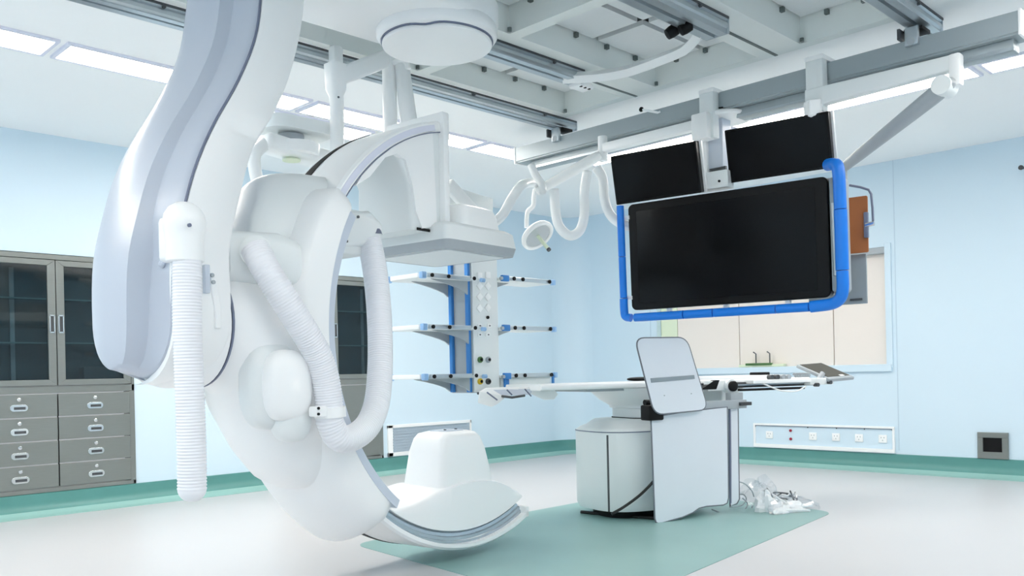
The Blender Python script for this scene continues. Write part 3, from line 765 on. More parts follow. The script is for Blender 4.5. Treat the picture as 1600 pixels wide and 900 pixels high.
def rr_prism(x0, x1, y0, y1, r, z0, z1): return MB().prism([(x, y, z0) for x, y in rrect((x1 - x0) / 2, (y1 - y0) / 2, r, 5, (x0 + x1) / 2, (y0 + y1) / 2)], (0, 0, z1 - z0))
cs = [onm(MX, x, y) for x, y in ((981, 322), (1291, 273), (1300, 462), (987, 487))]
dx0 = (cs[0].x + cs[3].x) / 2; dx1 = (cs[1].x + cs[2].x) / 2; dy1 = (cs[0].y + cs[1].y) / 2; dy0 = (cs[2].y + cs[3].y) / 2
big = rr_prism(dx0, dx1, dy0, dy1, 0.035, -0.07, 0.0).xf(MX).build('large_display', 'bezel', bank, 0.006, label='large wide black display')
rr_prism(dx0 + 0.06, dx1 - 0.075, dy0 + 0.045, dy1 - 0.05, 0.01, 0.0, 0.003).xf(MX).build('screen', 'screen', big)
def small(px, label):
    cx = sum(p[0] for p in px) / 4; cy = sum(p[1] for p in px) / 4
    mx = mon_frame(cx, cy, 5.42 + (1140 - cx) * 0.00175, 13)
    c = [onm(mx, *p) for p in px]
    x0, x1 = (c[0].x + c[3].x) / 2, (c[1].x + c[2].x) / 2; y1, y0 = (c[0].y + c[1].y) / 2, (c[2].y + c[3].y) / 2
    o = rr_prism(x0, x1, y0, y1, 0.008, -0.05, 0.0).xf(mx).build('small_display', 'bezel', bank, 0.003, label=label)
    rr_prism(x0 + 0.012, x1 - 0.012, y0 + 0.014, y1 - 0.012, 0.004, 0.0, 0.002).xf(mx).build('screen', 'screen', o)
    rr_prism(x0 - 0.006, x1 + 0.012, y0 - 0.0, y1 + 0.002, 0.008, -0.075, -0.051).xf(mx).build('rear_shell', 'white', o)
    rr_prism((x0 + x1) / 2 - 0.05, (x0 + x1) / 2 + 0.05, y0 + 0.02, y1 - 0.02, 0.01, -0.13, -0.075).xf(mx).build('mount', 'grey', o)
small(((952, 246), (1085, 219), (1097, 298), (965, 323)), 'upper left display')
small(((1130, 206), (1292, 172), (1303, 264), (1142, 284)), 'upper right display')
# carrier behind the screens
rr_prism(dx0 + 0.08, dx1 + 0.075, dy0 + 0.02, dy1 + 0.0, 0.03, -0.16, -0.071).xf(MX).build('rear_box', 'grey', bank, 0.006)
cp = [onm(MX, x, y, -0.05) for x, y in ((1090, 294), (1138, 285), (1138, 262), (1090, 272))]
rr_prism(cp[0].x, cp[1].x, cp[0].y - 0.02, cp[3].y, 0.006, -0.14, -0.04).xf(MX).build('lower_bracket', 'whitegrey', bank, 0.003)
p = onm(MX, 1124, 283, -0.04); MB().cyl((p.x, p.y, -0.045), (p.x, p.y, -0.035), 0.008, n=12).xf(MX).build('screw', 'black', bank)
# vertical column to the trolley
p1 = onX(1114, 190, 5.06); colx = MB()
def vcol(px, y0, y1, X, hx, hy, name, m, bev=0.006):
    a = onX(px, y0, X); b = onX(px, y1, X)
    return MB().box((X, a.y, (a.z + b.z) / 2), (hx, hy, (a.z - b.z) / 2)).build(name, m, bank, bev)
vcol(1119, 186, 272, 5.10, 0.055, 0.075, 'column', 'lilac')
vcol(1100, 205, 275, 5.05, 0.03, 0.035, 'cable_cover', 'white')
for k in range(3): vcol(1122, 262 + 3 * k, 264 + 3 * k, 5.03, 0.01, 0.06, 'column_slot', 'darkgrey', 0)
tb = onX(1130, 185, 5.10)
MB().lathe([(0.17, 0.0), (0.18, 0.01), (0.18, 0.022), (0.16, 0.035)], (5.12, tb.y, tb.z - 0.01), (0, 0, 1), 40).build('swivel', 'white', bank, ang=40)
MB().lathe([(0.135, 0.0), (0.135, 0.018)], (5.12, tb.y, tb.z + 0.026), (0, 0, 1), 40).build('swivel_gap', 'black', bank)
MB().box((5.12, tb.y, tb.z + 0.06), (0.10, 0.14, 0.03), bev=0.012).build('trolley', 'white', bank)
# blue bumper frame
def bp_(x, y, off=0.02): q = onm(MX, x, y, off); return MX @ q
def segs(name, pts, r, n=14):
    for a, b in zip(pts, pts[1:]):
        d = (Vector(b) - Vector(a)); L = d.length; d.normalize()
        MB().tube([Vector(a) + d * 0.004, Vector(b) - d * 0.004], r, n).build(name, 'blue', bank)
xl = onm(MX, 972, 400, 0.03); rT = 0.027
yl0 = onm(MX, 972, 496, 0.03).y; yl1 = onm(MX, 968, 322, 0.03).y
xr = onm(MX, 1317, 400, 0.03).x; yr1 = onm(MX, 1313, 252, 0.03).y
def L2W(x, y, z=0.03): return MX @ Vector((x, y, z))
def bump_tube(pts, r=rT, name='bumper_tube'): MB().tube(pts, r, 14).build(name, 'blue', bank, ang=60, label='blue rubber bumper tube')
yb_r = onm(MX, 1320, 478, 0.03).y; yb = (yl0 + yb_r) / 2
H_ = yl1 - yb
for a, b in ((1.0, 0.55), (0.545, 0.18)): bump_tube([L2W(xl.x, yb + H_ * a), L2W(xl.x, yb + H_ * b)], 0.024)
bump_tube(curve_pts([L2W(xl.x, yb + H_ * 0.175), L2W(xl.x, yb + 0.06), L2W(xl.x + 0.008, yb + 0.012), L2W(xl.x + 0.05, yb)], 5))
wd_ = xr - xl.x
for a, b in ((0.055, 0.30), (0.305, 0.44), (0.445, 0.72), (0.725, 0.86)): bump_tube([L2W(xl.x + wd_ * a, yb), L2W(xl.x + wd_ * b, yb)])
rB = 0.037
bump_tube(curve_pts([L2W(xl.x + wd_ * 0.865, yb), L2W(xr - 0.07, yb + 0.01), L2W(xr - 0.018, yb + 0.04, 0.04), L2W(xr, yb + 0.10, 0.05), L2W(xr, yb + 0.19, 0.05)], 6), 0.034)
bump_tube([L2W(xr, yb + 0.195, 0.05), L2W(xr, yb + 0.66 * (yr1 - yb), 0.05)], rB)
bump_tube(curve_pts([L2W(xr, yb + 0.665 * (yr1 - yb), 0.05), L2W(xr - 0.005, yr1 - 0.05, 0.05), L2W(xr - 0.035, yr1 - 0.012, 0.03), L2W(xr - 0.08, yr1 - 0.0, -0.02)], 6), rB * 0.95)
# grey side handle next to the right bumper
MB().box((dx1 + 0.035, (dy0 + dy1) / 2 + 0.01, -0.05), (0.03, (dy1 - dy0) / 2 - 0.02, 0.05), bev=0.012).xf(MX).build('side_panel', 'silver', bank)
MB().tube([MX @ Vector((dx1 + 0.04, dy0 + 0.12, 0.012)), MX @ Vector((dx1 + 0.035, dy1 - 0.16, 0.012))], 0.018, 12).build('side_grip', 'alu', bank)
for a in (0.12, 0.88):
    y = dy0 + (dy1 - dy0) * a
    MB().box(((dx0 + xl.x) / 2, y, 0.0), (abs(dx0 - xl.x) / 2 + 0.01, 0.012, 0.012)).xf(MX).build('bumper_stay', 'white', bank)
for a in (0.2, 0.5, 0.8):
    MB().box((dx0 + (dx1 - dx0) * a, (yb + dy0) / 2, -0.03), (0.015, abs(dy0 - yb) / 2 + 0.02, 0.012)).xf(MX).build('bumper_stay', 'white', bank)

# things hung behind the right edge
p = far(1342, 350, 5.25); 
bk = thing('clipboard', 'brown clipboard hanging at the right side of the monitor frame', 'clipboard', p)
mxb = mon_frame(1340, 352, 5.25, 0); c = [onm(mxb, x, y) for x, y in ((1316, 312), (1357, 305), (1355, 394), (1318, 398))]
rr_prism(c[0].x, (c[1].x + c[2].x) / 2, c[2].y, c[1].y, 0.01, -0.012, 0.0).xf(mxb).build('board', 'brown', bk, 0.002)
q = onm(mxb, 1353, 352); MB().box((q.x + 0.004, q.y, 0.008), (0.012, 0.075, 0.014), bev=0.004).xf(mxb).build('clip', 'seam', bk, label='steel clip')
MB().tube([mxb @ Vector((q.x, q.y, 0.012)), mxb @ Vector((q.x + 0.05, q.y + 0.005, 0.012))], 0.014, 12).build('clip_lever', 'chrome', bk)
wq = [onm(mxb, x, y) for x, y in ((1328, 290), (1345, 293), (1358, 297), (1362, 304), (1364, 325), (1365, 346))]
hk = thing('wire_hook', 'bent steel wire hook reaching right from the blue bumper', 'hook', mxb @ wq[2])
MB().tube([mxb @ Vector((w_.x, w_.y, 0.012)) for w_ in wq], 0.007, 8).build('wire', 'seam', hk)
ph = thing('apron_holder', 'grey flat panel hanging below the clipboard behind the bumper', 'panel', p)
mxc = mon_frame(1335, 440, 5.32, 0); c = [onm(mxc, x, y) for x, y in ((1262, 395), (1353, 396), (1353, 474), (1262, 484))]
rr_prism(c[0].x, c[1].x, c[2].y - 0.0, c[1].y, 0.004, -0.02, 0.0).xf(mxc).build('panel', 'silver', ph, 0.002)
q = onm(mxc, 1338, 468); MB().box((q.x, q.y, 0.004), (0.035, 0.006, 0.004)).xf(mxc).build('slot', 'darkgrey', ph)

# ================================================================== LAMP ARM AND RIGHT SUPPORT ARM on the beam
XL = 4.95
def hanger(px, top, bot, name_parent, extra):
    a = onX(px, top, XL); b = onX(px, bot, XL)
    MB().box((XL + 0.01, a.y, (a.z + b.z) / 2), (0.035, 0.052, (a.z - b.z) / 2), bev=0.006).build('hanger', 'whitegrey', name_parent)
    MB().box((XL + 0.13, a.y, a.z + 0.012), (0.155, 0.056, 0.014), bev=0.006).build('hanger_top', 'white', name_parent)
    return a, b
lampt = thing('examination_lamp', 'white articulated examination lamp hanging left of the monitors', 'lamp', onX(1106, 200, XL))
a, b = hanger(1106, 146, 218, lampt, 0)
MB().box((XL - 0.02, onX(1101, 200, XL).y, onX(1101, 200, XL).z), (0.05, 0.06, 0.085), bev=0.012).build('knuckle', 'white', lampt)
h0, h1 = onX(1090, 195, XL), onX(945, 232, XL)
zz_ = (h0.z + h1.z) / 2
MB().box((XL, (h0.y + h1.y) / 2, zz_), (0.035, abs(h1.y - h0.y) / 2, 0.032), bev=0.012).build('horizontal_arm', 'white', lampt)
e = onX(942, 232, XL); MB().cyl((XL, e.y, e.z + 0.085), (XL, e.y, e.z - 0.09), 0.034, n=20).build('arm_post', 'white', lampt)
s0 = onX(938, 242, XL - 0.03); s1 = far(838, 300, s0.length * 0.93)
MB().tube([s0, s0.lerp(s1, 0.12), s0.lerp(s1, 0.88), s1], 0.034, 14, rfun=lambda i: [0.03, 0.04, 0.034, 0.028][i]).build('spring_arm', 'white', lampt, ang=60)
dep_l = (s1 - E0).dot(fwd)
MB().tube(curve_pts([far(x, y, dep_l) for x, y in ((836, 296), (834, 310), (833, 322), (825, 330), (823, 342), (823, 356))], 4), 0.017, 10).build('fork', 'white', lampt)
lc = far(839, 367, dep_l); ln = (-fwd * 0.42 + Vector((0, 0, -1)) * 0.62 + right * 0.42).normalized()
MB().lathe([(0.02, -0.045), (0.06, -0.04), (0.12, -0.015), (0.128, 0.0), (0.12, 0.012)], lc, ln, 36).build('lamp_head', 'white', lampt, ang=50)
MB().lathe([(0.098, 0.010), (0.098, 0.0145)], lc, ln, 36).build('lamp_glass', 'alu', lampt)
MB().tube([lc + ln * 0.012 + (right.cross(ln).normalized() * math.cos(2 * PI * k / 40) + ln.cross(right.cross(ln).normalized()) * math.sin(2 * PI * k / 40)) * 0.114 for k in range(40)], 0.014, 10, loop=True).build('lamp_rim', 'white', lampt, ang=180)
MB().tube([lc + ln * 0.01, lc + ln * 0.16], 0.013, 12).build('handle', 'limewhite', lampt, label='beige handle rod')
MB().tube([lc + ln * 0.012 - up * 0.0 - right * 0.06 + up * 0.03, lc + ln * 0.014], 0.008, 8).build('lamp_spoke', 'darkgrey', lampt)
MB().tube([lc + ln * 0.155, lc + ln * 0.17], 0.015, 12).build('handle_tip', 'darkgrey', lampt)

sup = thing('support_arm', 'white articulated arm at the upper right reaching down behind the monitors', 'arm', onX(1275, 150, XL))
a, b = hanger(1274, 95, 178, sup, 0)
kk = onX(1272, 172, XL - 0.02)
MB().lathe([(0.03, -0.06), (0.055, -0.04), (0.06, 0.0), (0.06, 0.05)], kk, (0, 0, 1), 6).build('knuckle', 'white', sup, 0.006)
h0, h1 = onX(1262, 152, XL), onX(1490, 106, XL); zz_ = (h0.z + h1.z) / 2
MB().loft([[(XL + x, h0.y, zz_ + z) for x, z in rrect(0.035, 0.055, 0.012, 4)], [(XL + x, h1.y, zz_ + 0.005 + z) for x, z in rrect(0.03, 0.042, 0.012, 4)]]).build('horizontal_arm', 'whitegrey', sup, ang=40)
e = onX(1494, 110, XL)
MB().box((XL, e.y, e.z), (0.035, 0.03, 0.085), bev=0.014).build('arm_post', 'white', sup)
s0 = onX(1476, 136, XL - 0.035); s1 = far(1318, 262, 5.5)
dm = (s1 - s0).normalized()
MB().tube([s0 - dm * 0.06, s0 - dm * 0.02, s0.lerp(s1, 0.1), s0.lerp(s1, 0.8), s1], 0.034, 16, rfun=lambda i: [0.02, 0.045, 0.047, 0.036, 0.03][i]).build('spring_arm', 'grey', sup, ang=60)
MB().cyl(s0 + Vector((-0.06, 0, 0)), s0 + Vector((0.06, 0, 0)), 0.05, n=20).build('elbow', 'whitegrey', sup)
MB().cyl(s1, s1 + Vector((0.0, 0, -0.30)), 0.022, n=16).build('down_post', 'grey', sup)
MB().box(s1 + Vector((0.02, 0, -0.30)), (0.04, 0.12, 0.10), bev=0.02).build('head_block', 'grey', sup)

# cable hoses hanging from the beam
def cable(ctrl, r, label, name='cable_hose', m='white'):
    tag(MB().tube(curve_pts(ctrl, 8), r, 12).build(name, m, None, ang=180), label, 'hose', 'white cable hoses under the beam')
cable([far(830, 258, 5.9), far(836, 272, 5.88), far(846, 288, 5.85), far(848, 300, 5.82)], 0.026, 'short white hose stub dropping from the left end of the beam')
cable([far(842, 292, dep_l), far(832, 286, dep_l), far(815, 290, 5.8), far(800, 310, 5.75), far(785, 336, 5.7), far(768, 348, 5.65), far(735, 350, 5.6)], 0.032, 'white cable hose curving left from the lamp toward the detector')
cable([far(866, 296, 5.95), far(868, 330, 5.95), far(874, 354, 5.95), far(890, 368, 5.95), far(906, 360, 5.95), far(913, 335, 5.95), far(913, 300, 5.95), far(918, 268, 5.95)], 0.033, 'white U-shaped cable hose between lamp and monitors')
cable([far(932, 262, 5.98), far(942, 280, 5.98), far(945, 312, 5.98), far(954, 336, 5.95), far(972, 350, 5.9), far(995, 355, 5.85)], 0.033, 'white cable hose dropping behind the upper left monitor')

# ================================================================== SUPPLY PENDANT
PX, PY = 4.06, 4.42
pend = thing('supply_pendant', 'grey-white medical supply column with shelves and gas outlets, hanging behind the detector', 'supply pendant', (PX + 0.12, PY + 0.11, 0.86))
z_of = lambda y: EYE + (585 - y) * 6.0 / FPX
MB().box((PX + 0.12, PY + 0.11, (0.875 + 1.95) / 2), (0.12, 0.11, (1.95 - 0.875) / 2)).build('column', 'grey', pend, 0.006)
MB().box((PX + 0.125, PY - 0.006, (0.875 + 1.95) / 2), (0.118, 0.006, (1.95 - 0.885) / 2)).build('service_face', 'whitegrey', pend, 0.003, label='off-white socket face')
for yy_ in (PY + 0.02, PY + 0.19):
    MB().box((PX - 0.012, yy_, 1.40), (0.012, 0.016, 0.52), bev=0.003).build('rail', 'bluerail', pend, label='blue vertical rail')
# outlets on the service face
fy = PY - 0.0125
def outlet(px, py, r, m, name='gas_outlet'):
    p = onY(px, py, fy)
    o = MB().lathe([(r, 0), (r, 0.012), (r * 0.8, 0.018)], p, (0, -1, 0), 20).build(name, m, pend)
    MB().lathe([(r * 0.5, 0.018), (r * 0.5, 0.022)], p, (0, -1, 0), 14).build('outlet_core', 'black', o)
outlet(749.5, 562, 0.021, 'green'); outlet(762, 562, 0.021, 'grey'); outlet(749.5, 596, 0.021, 'yellow'); outlet(762, 596, 0.021, 'darkgrey')
for px, py in ((749, 431), (762, 430), (749, 447), (761.5, 447), (749, 464), (761.5, 464), (749, 482), (761.5, 481)):
    p = onY(px, py, fy)
    mx = Matrix.Translation(p) @ Matrix.Rotation(PI / 4 if py > 440 else 0, 4, 'Y')
    MB().box((0, -0.004, 0), (0.022, 0.004, 0.022), mx=mx, bev=0.003).build('power_socket', 'white', pend)
p = onY(761.5, 496, fy); MB().lathe([(0.011, 0), (0.011, 0.01)], p, (0, -1, 0), 14).build('data_port', 'black', pend)
for px, py in ((749, 509), (764, 509), (749, 523), (762, 523)):
    p = onY(px, py, fy); o = MB().box(p + Vector((0, -0.004, 0)), (0.018, 0.004, 0.013), bev=0.003).build('wall_jack', 'white', pend)
    MB().box(p + Vector((0, -0.009, 0)), (0.006, 0.001, 0.004)).build('jack_hole', 'darkgrey', o)
def shelf(z, side, label=None):
    if side == 'left':
        x0, x1, y0, y1 = PX - 0.44, PX - 0.012, PY - 0.03, PY + 0.32
    else:
        x0, x1, y0, y1 = PX + 0.25, PX + 0.80, PY - 0.02, PY + 0.25
    s_ = MB().box(((x0 + x1) / 2, (y0 + y1) / 2, z), ((x1 - x0) / 2, (y1 - y0) / 2, 0.009), bev=0.004).build('shelf', 'whitegrey', pend)
    MB().box(((x0 + x1) / 2, y0 - 0.012, z + 0.006), ((x1 - x0) / 2 - 0.03, 0.006, 0.015), bev=0.003).build('equipment_rail', 'alu', s_)
    if side == 'left':
        MB().box((x0 - 0.012, (y0 + y1) / 2, z + 0.006), (0.006, (y1 - y0) / 2 - 0.03, 0.015), bev=0.003).build('equipment_rail', 'white', s_)
        MB().box((x0 - 0.004, y0 - 0.004, z + 0.004), (0.018, 0.018, 0.022), bev=0.006).build('corner_block', 'paleblue', s_)
        MB().box((x0 - 0.004, y1 + 0.004, z + 0.004), (0.018, 0.018, 0.022), bev=0.006).build('corner_block', 'paleblue', s_)
        MB().cyl((x1 + 0.07, y0 - 0.012, z), (x1 + 0.10, y0 - 0.012, z), 0.014, n=14).build('rail_knob', 'paleblue', s_)
        for xx in (x0 + 0.06, x0 + 0.20, x1 + 0.0): MB().lathe([(0.013, 0), (0.013, 0.008)], (xx, y0 - 0.018, z + 0.006), (0, -1, 0), 12).build('rail_stop', 'black', s_)
        for yy_ in (PY + 0.004, PY + 0.206):
            MB().prism([(PX - 0.022, yy_, z - 0.009), (PX - 0.022, yy_, z - 0.10)] + [(PX - 0.022 - 0.30 * t, yy_, z - 0.10 + 0.085 * t ** 0.6) for t in (0.12, 0.3, 0.5, 0.75, 1.0)] + [(PX - 0.34, yy_, z - 0.009)], (0, 0.012, 0)).build('shelf_bracket', 'grey', s_)
    else:
        MB().box((x0 + 0.045, y0 - 0.014, z + 0.004), (0.032, 0.014, 0.022), bev=0.005).build('corner_block', 'bluerail', s_)
        MB().box((x1 + 0.004, y0 - 0.004, z + 0.004), (0.014, 0.018, 0.02), bev=0.005).build('corner_block', 'paleblue', s_)
        MB().lathe([(0.012, 0), (0.012, 0.02)], (x0 - 0.005, y0 - 0.018, z + 0.0), (0, -1, 0), 12).build('rail_stop', 'grey', s_)
        for xx in (x0 + 0.13, x0 + 0.22, x1 - 0.05): MB().lathe([(0.014, 0), (0.014, 0.008)], (xx, y0 - 0.018, z + 0.006), (0, -1, 0), 12).build('rail_stop', 'black', s_)
        MB().prism([(x0 + 0.0, PY + 0.1, z - 0.009), (x0, PY + 0.1, z - 0.08), (x0 + 0.08, PY + 0.1, z - 0.05), (x0 + 0.22, PY + 0.1, z - 0.009)], (0, 0.012, 0)).build('shelf_bracket', 'grey', s_)
for zs in (onY(672, 427, PY - 0.03).z, onY(672, 509, PY - 0.03).z, onY(672, 589, PY - 0.03).z): pass
ZL = [onX(672, y, PX - 0.44).z for y in (429, 511, 590)]
ZR = [onY(810, y, PY - 0.02).z for y in (438, 514, 588)]
for z in ZL: shelf(z, 'left')
for z in ZR: shelf(z, 'right')
# drawer under the lowest right shelf
MB().box((PX + 0.52, PY + 0.11, ZR[2] - 0.045), (0.25, 0.12, 0.034), bev=0.004).build('drawer', 'whitegrey', pend)
for xx in (PX + 0.30, PX + 0.785): MB().box((xx, PY - 0.022, ZR[2] - 0.04), (0.022 if xx < PX + 0.5 else 0.010, 0.008, 0.045), bev=0.004).build('drawer_latch', 'bluerail', pend)
MB().box((PX + 0.10, PY - 0.03, 0.872), (0.08, 0.012, 0.008), bev=0.003).build('bottom_handle', 'darkgrey', pend)
# head and swing arms
pa = onz(742, 340, 2.02)
MB().lathe([(0.10, 0.0), (0.15, 0.03), (0.16, 0.10), (0.14, 0.13)], (PX + 0.12, PY + 0.11, 1.93), (0, 0, 1), 32).build('head', 'white', pend, ang=50)
MB().loft([[(PX + 0.10 + x, PY + 0.09 + y, z) for x, y in rrect(a_, a_, 0.03, 4)] for z, a_ in ((2.05, 0.06), (2.11, 0.09))]).build('swivel_block', 'grey', pend)
jb = Vector((PX + 0.10, PY + 0.06, 2.17)); ja = onz(462, 237, 2.28)
def beam_between(a, b, hw, hh, name, m, bev, parent):
    d = (b - a); L = d.length; d.normalize(); s_ = d.cross(Vector((0, 0, 1))).normalized(); u_ = s_.cross(d)
    mx = Matrix.Identity(4)
    for i in range(3): mx[i][0] = d[i]; mx[i][1] = s_[i]; mx[i][2] = u_[i]; mx[i][3] = (a[i] + b[i]) / 2
    return MB().box((0, 0, 0), (L / 2, hw, hh), mx=mx, bev=bev).build(name, m, parent, ang=50)
dirn = (jb - ja).normalized()
beam_between(jb - dirn * 0.35, jb + dirn * 0.13, 0.07, 0.065, 'arm_end_box', 'whitegrey', 0.015, pend)
q = jb + dirn * 0.132; MB().lathe([(0.02, 0), (0.02, 0.006)], q + Vector((0, -0.02, 0.0)), dirn, 12).build('indicator', 'bluerail', pend)
beam_between(ja - dirn * 0.22, jb - dirn * 0.30, 0.075, 0.05, 'swing_arm', 'white', 0.03, pend)
MB().lathe([(0.13, -0.06), (0.135, -0.02), (0.135, 0.0)], ja + Vector((0, 0, 0.04)), (0, 0, 1), 32).build('arm_joint', 'white', pend, ang=40)
MB().lathe([(0.075, 0.0), (0.075, 0.03)], ja + Vector((-0.03, 0, 0.055)), (0, 0, 1), 28).build('joint_gap', 'grey', pend)
MB().lathe([(0.05, 0.0), (0.05, -0.008)], ja + Vector((-0.04, -0.02, -0.055)), (0, 0, 1), 28).build('joint_badge', 'limewhite', pend)
MB().loft([[(ja.x + x, ja.y + y, 2.375) for x, y in rrect(0.20, 0.13, 0.10, 6)], [(ja.x + x, ja.y + y, 2.44) for x, y in rrect(0.22, 0.14, 0.10, 6)]]).build('upper_arm_end', 'whitegrey', pend, ang=40)
cpp = far(526, 150, 5.15); MB().box((cpp.x, cpp.y, (2.40 + ZC) / 2), (0.035, 0.035, (ZC - 2.40) / 2), bev=0.02).build('ceiling_post', 'white', pend)
q = ja - dirn * 0.22
MB().tube(curve_pts([q + Vector((0.03, 0, 0)), far(399, 240, 4.75), far(398, 262, 4.75), far(404, 292, 4.75), far(410, 330, 4.75)], 6), 0.034, 14).build('supply_tube', 'white', pend, ang=180)
# diagonal strut toward the detector side
beam_between(far(700, 288, 5.55), far(752, 345, 5.75), 0.02, 0.045, 'strut', 'white', 0.008, pend)

# ceiling-hung post pair behind the ring
sus = thing('ceiling_suspension', 'white ceiling-hung posts with a bent side arm behind the top of the ring', 'ceiling mount', far(607, 90, 5.25))
pA, pA2 = far(607, 66, 5.25), far(607, 330, 5.25)
MB().tube([Vector((pA.x, pA.y, ZC)), Vector((pA.x, pA.y, 2.15))], 0.042, 20).build('post', 'white', sus)
t0 = far(627, 95, 5.25); t1 = far(640, 200, 5.25); t2 = t1 + (t1 - t0) * 0.8
MB().tube([t0 + Vector((0, 0, 0.02)), t0, t1, t2], 0.048, 14, rfun=lambda i: [0.02, 0.045, 0.052, 0.052][i]).build('slanted_post', 'white', sus, ang=60)
MB().tube(curve_pts([far(600, 104, 5.25), far(624, 96, 5.22), far(634, 98, 5.22), far(638, 108, 5.22)], 5), 0.018, 10).build('link', 'white', sus)
a0, a1, a2 = far(602, 92, 5.25), far(535, 118, 5.0), far(525, 140, 4.97)
beam_between(a0, a1 - (a0 - a1).normalized() * 0.06, 0.05, 0.05, 'side_arm', 'white', 0.02, sus)
MB().loft([[(a2.x + x, a2.y + y, a1.z + 0.05) for x, y in rrect(0.055, 0.055, 0.03, 4)], [(a2.x + x, a2.y + y, a2.z) for x, y in rrect(0.05, 0.05, 0.03, 4)], [(a2.x + x, a2.y + y, far(525, 152, 4.97).z) for x, y in rrect(0.036, 0.036, 0.03, 4)], [(a2.x + x, a2.y + y, far(525, 300, 4.97).z) for x, y in rrect(0.036, 0.036, 0.03, 4)]]).build('side_post', 'white', sus, ang=40)
p = far(529, 152, 4.91); MB().lathe([(0.006, 0), (0.006, 0.004)], p, -fwd, 10).build('screw', 'darkgrey', sus)

# ================================================================== CABINETS (built into wall_left)
def cabinet(x0, x1, label, drawers=True):
    z0, z1 = 0.165, 2.0; Y = YB; D = 0.17
    xm = (x0 + x1) / 2; zl = 0.955                          # ledge between doors and drawers
    t = thing('storage_cabinet', label, 'cabinet', (xm, Y + D / 2, z0))
    f = 0.035; body = MB()
    for c, h in (((x0 + 0.012, Y + D / 2 - 0.01, (z0 + z1) / 2), (0.012, D / 2, (z1 - z0) / 2)), ((x1 - 0.012, Y + D / 2 - 0.01, (z0 + z1) / 2), (0.012, D / 2, (z1 - z0) / 2)), ((xm, Y + D / 2 - 0.01, z1 - 0.02), ((x1 - x0) / 2, D / 2, 0.02)), ((xm, Y + D / 2 - 0.01, z0 + 0.016), ((x1 - x0) / 2, D / 2, 0.016)), ((xm, Y + D / 2 - 0.01, zl), ((x1 - x0) / 2, D / 2, 0.028))):
        body.box(c, h)
    body.build('body', 'steel', t, 0.003)
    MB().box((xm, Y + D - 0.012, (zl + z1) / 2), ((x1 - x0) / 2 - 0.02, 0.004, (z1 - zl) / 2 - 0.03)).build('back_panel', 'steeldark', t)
    # side jambs
    for xx in (x0 + 0.032, x1 - 0.032): MB().box((xx, Y - 0.004, (z0 + zl) / 2), (0.012, 0.008, (zl - z0) / 2 - 0.03)).build('jamb', 'steel', t, 0.002)
    # glass doors
    for s_ in (0, 1):
        a, b = (x0 + 0.03, xm - 0.003) if s_ == 0 else (xm + 0.003, x1 - 0.03)
        c, d = zl + 0.032, z1 - 0.045; fw = 0.058
        fr = MB()
        o = [(a, c), (b, c), (b, d), (a, d)]; i_ = [(a + fw, c + fw * 0.75), (b - fw, c + fw * 0.75), (b - fw, d - fw * 0.75), (a + fw, d - fw * 0.75)]
        for k in range(4):
            k2 = (k + 1) % 4
            fr.loft([[(x, y_, z) for x, z in (o[k], o[k2], i_[k2], i_[k])] for y_ in (Y - 0.022, Y + 0.006)])
        dr = fr.build('door', 'steel', t, 0.003)
        MB().box(((a + b) / 2, Y - 0.008, (c + d) / 2), ((b - a) / 2 - fw + 0.004, 0.003, (d - c) / 2 - fw * 0.75 + 0.004)).build('pane', 'glass', dr)
        hx = (b - fw * 0.5) if s_ == 0 else (a + fw * 0.5)
        hb = MB(); hz = (c + d) / 2 - 0.01
        for (u_, v_) in ((-0.016, 0), (0.016, 0)): hb.box((hx + u_, Y - 0.026, hz), (0.004, 0.004, 0.065))
        for v_ in (-0.065, 0.065): hb.box((hx, Y - 0.026, hz + v_), (0.018, 0.004, 0.005))
        hh = hb.build('handle', 'chrome', dr); MB().box((hx, Y - 0.0235, hz), (0.011, 0.001, 0.06)).build('handle_recess', 'darkgrey', dr)
    for z in (zl + 0.36, zl + 0.70):
        MB().box((xm, Y + 0.075, z), ((x1 - x0) / 2 - 0.03, 0.065, 0.005)).build('glass_shelf', 'shelfglass', t)
    for xx in (x0 + 0.33, x1 - 0.12):
        MB().box((xx, Y + D - 0.02, (zl + z1) / 2 - 0.02), (0.016, 0.004, (z1 - zl) / 2 - 0.08)).build('shelf_standard', 'grey', t)
    # drawers / lower doors
    for s_ in (0, 1):
        a, b = (x0 + 0.045, xm - 0.004) if s_ == 0 else (xm + 0.004, x1 - 0.045)
        rows = 4 if drawers else 1
        zb, zt_ = z0 + 0.035, zl - 0.03
        for k in range(rows):
            c = zb + (zt_ - zb) * k / rows + 0.004; d = zb + (zt_ - zb) * (k + 1) / rows - 0.004
            dw = MB().box(((a + b) / 2, Y - 0.005, (c + d) / 2), ((b - a) / 2, 0.012, (d - c) / 2)).build('drawer' if drawers else 'lower_door', 'steel', t, 0.003)
            if drawers:
                hx, hz = (a + b) / 2, c + (d - c) * 0.42
                MB().loft([[(hx + x, y_, hz + z) for x, z in rrect(0.062, 0.026, 0.025, 5)] for y_ in (Y - 0.024, Y - 0.017)]).build('pull', 'chrome', dw, 0.002)
                MB().box((hx + 0.004, Y - 0.0245, hz - 0.002), (0.040, 0.001, 0.010)).build('pull_recess', 'darkgrey', dw)
                MB().lathe([(0.014, 0), (0.014, 0.008), (0.006, 0.012)], (hx, Y - 0.017, c + (d - c) * 0.78), (0, -1, 0), 14).build('lock', 'chrome', dw)
        MB().box((xm, Y - 0.004, (z0 + zl) / 2), (0.003, 0.006, (zl - z0) / 2 - 0.04)).build('centre_gap', 'darkgrey', t)
cabinet(CAB1[0], CAB1[1], 'tall steel cabinet with dark glass doors over eight drawers at the left edge', True)
cabinet(CAB2[0], CAB2[1], 'steel cabinet with dark glass doors seen through the ring behind the hoses', False)
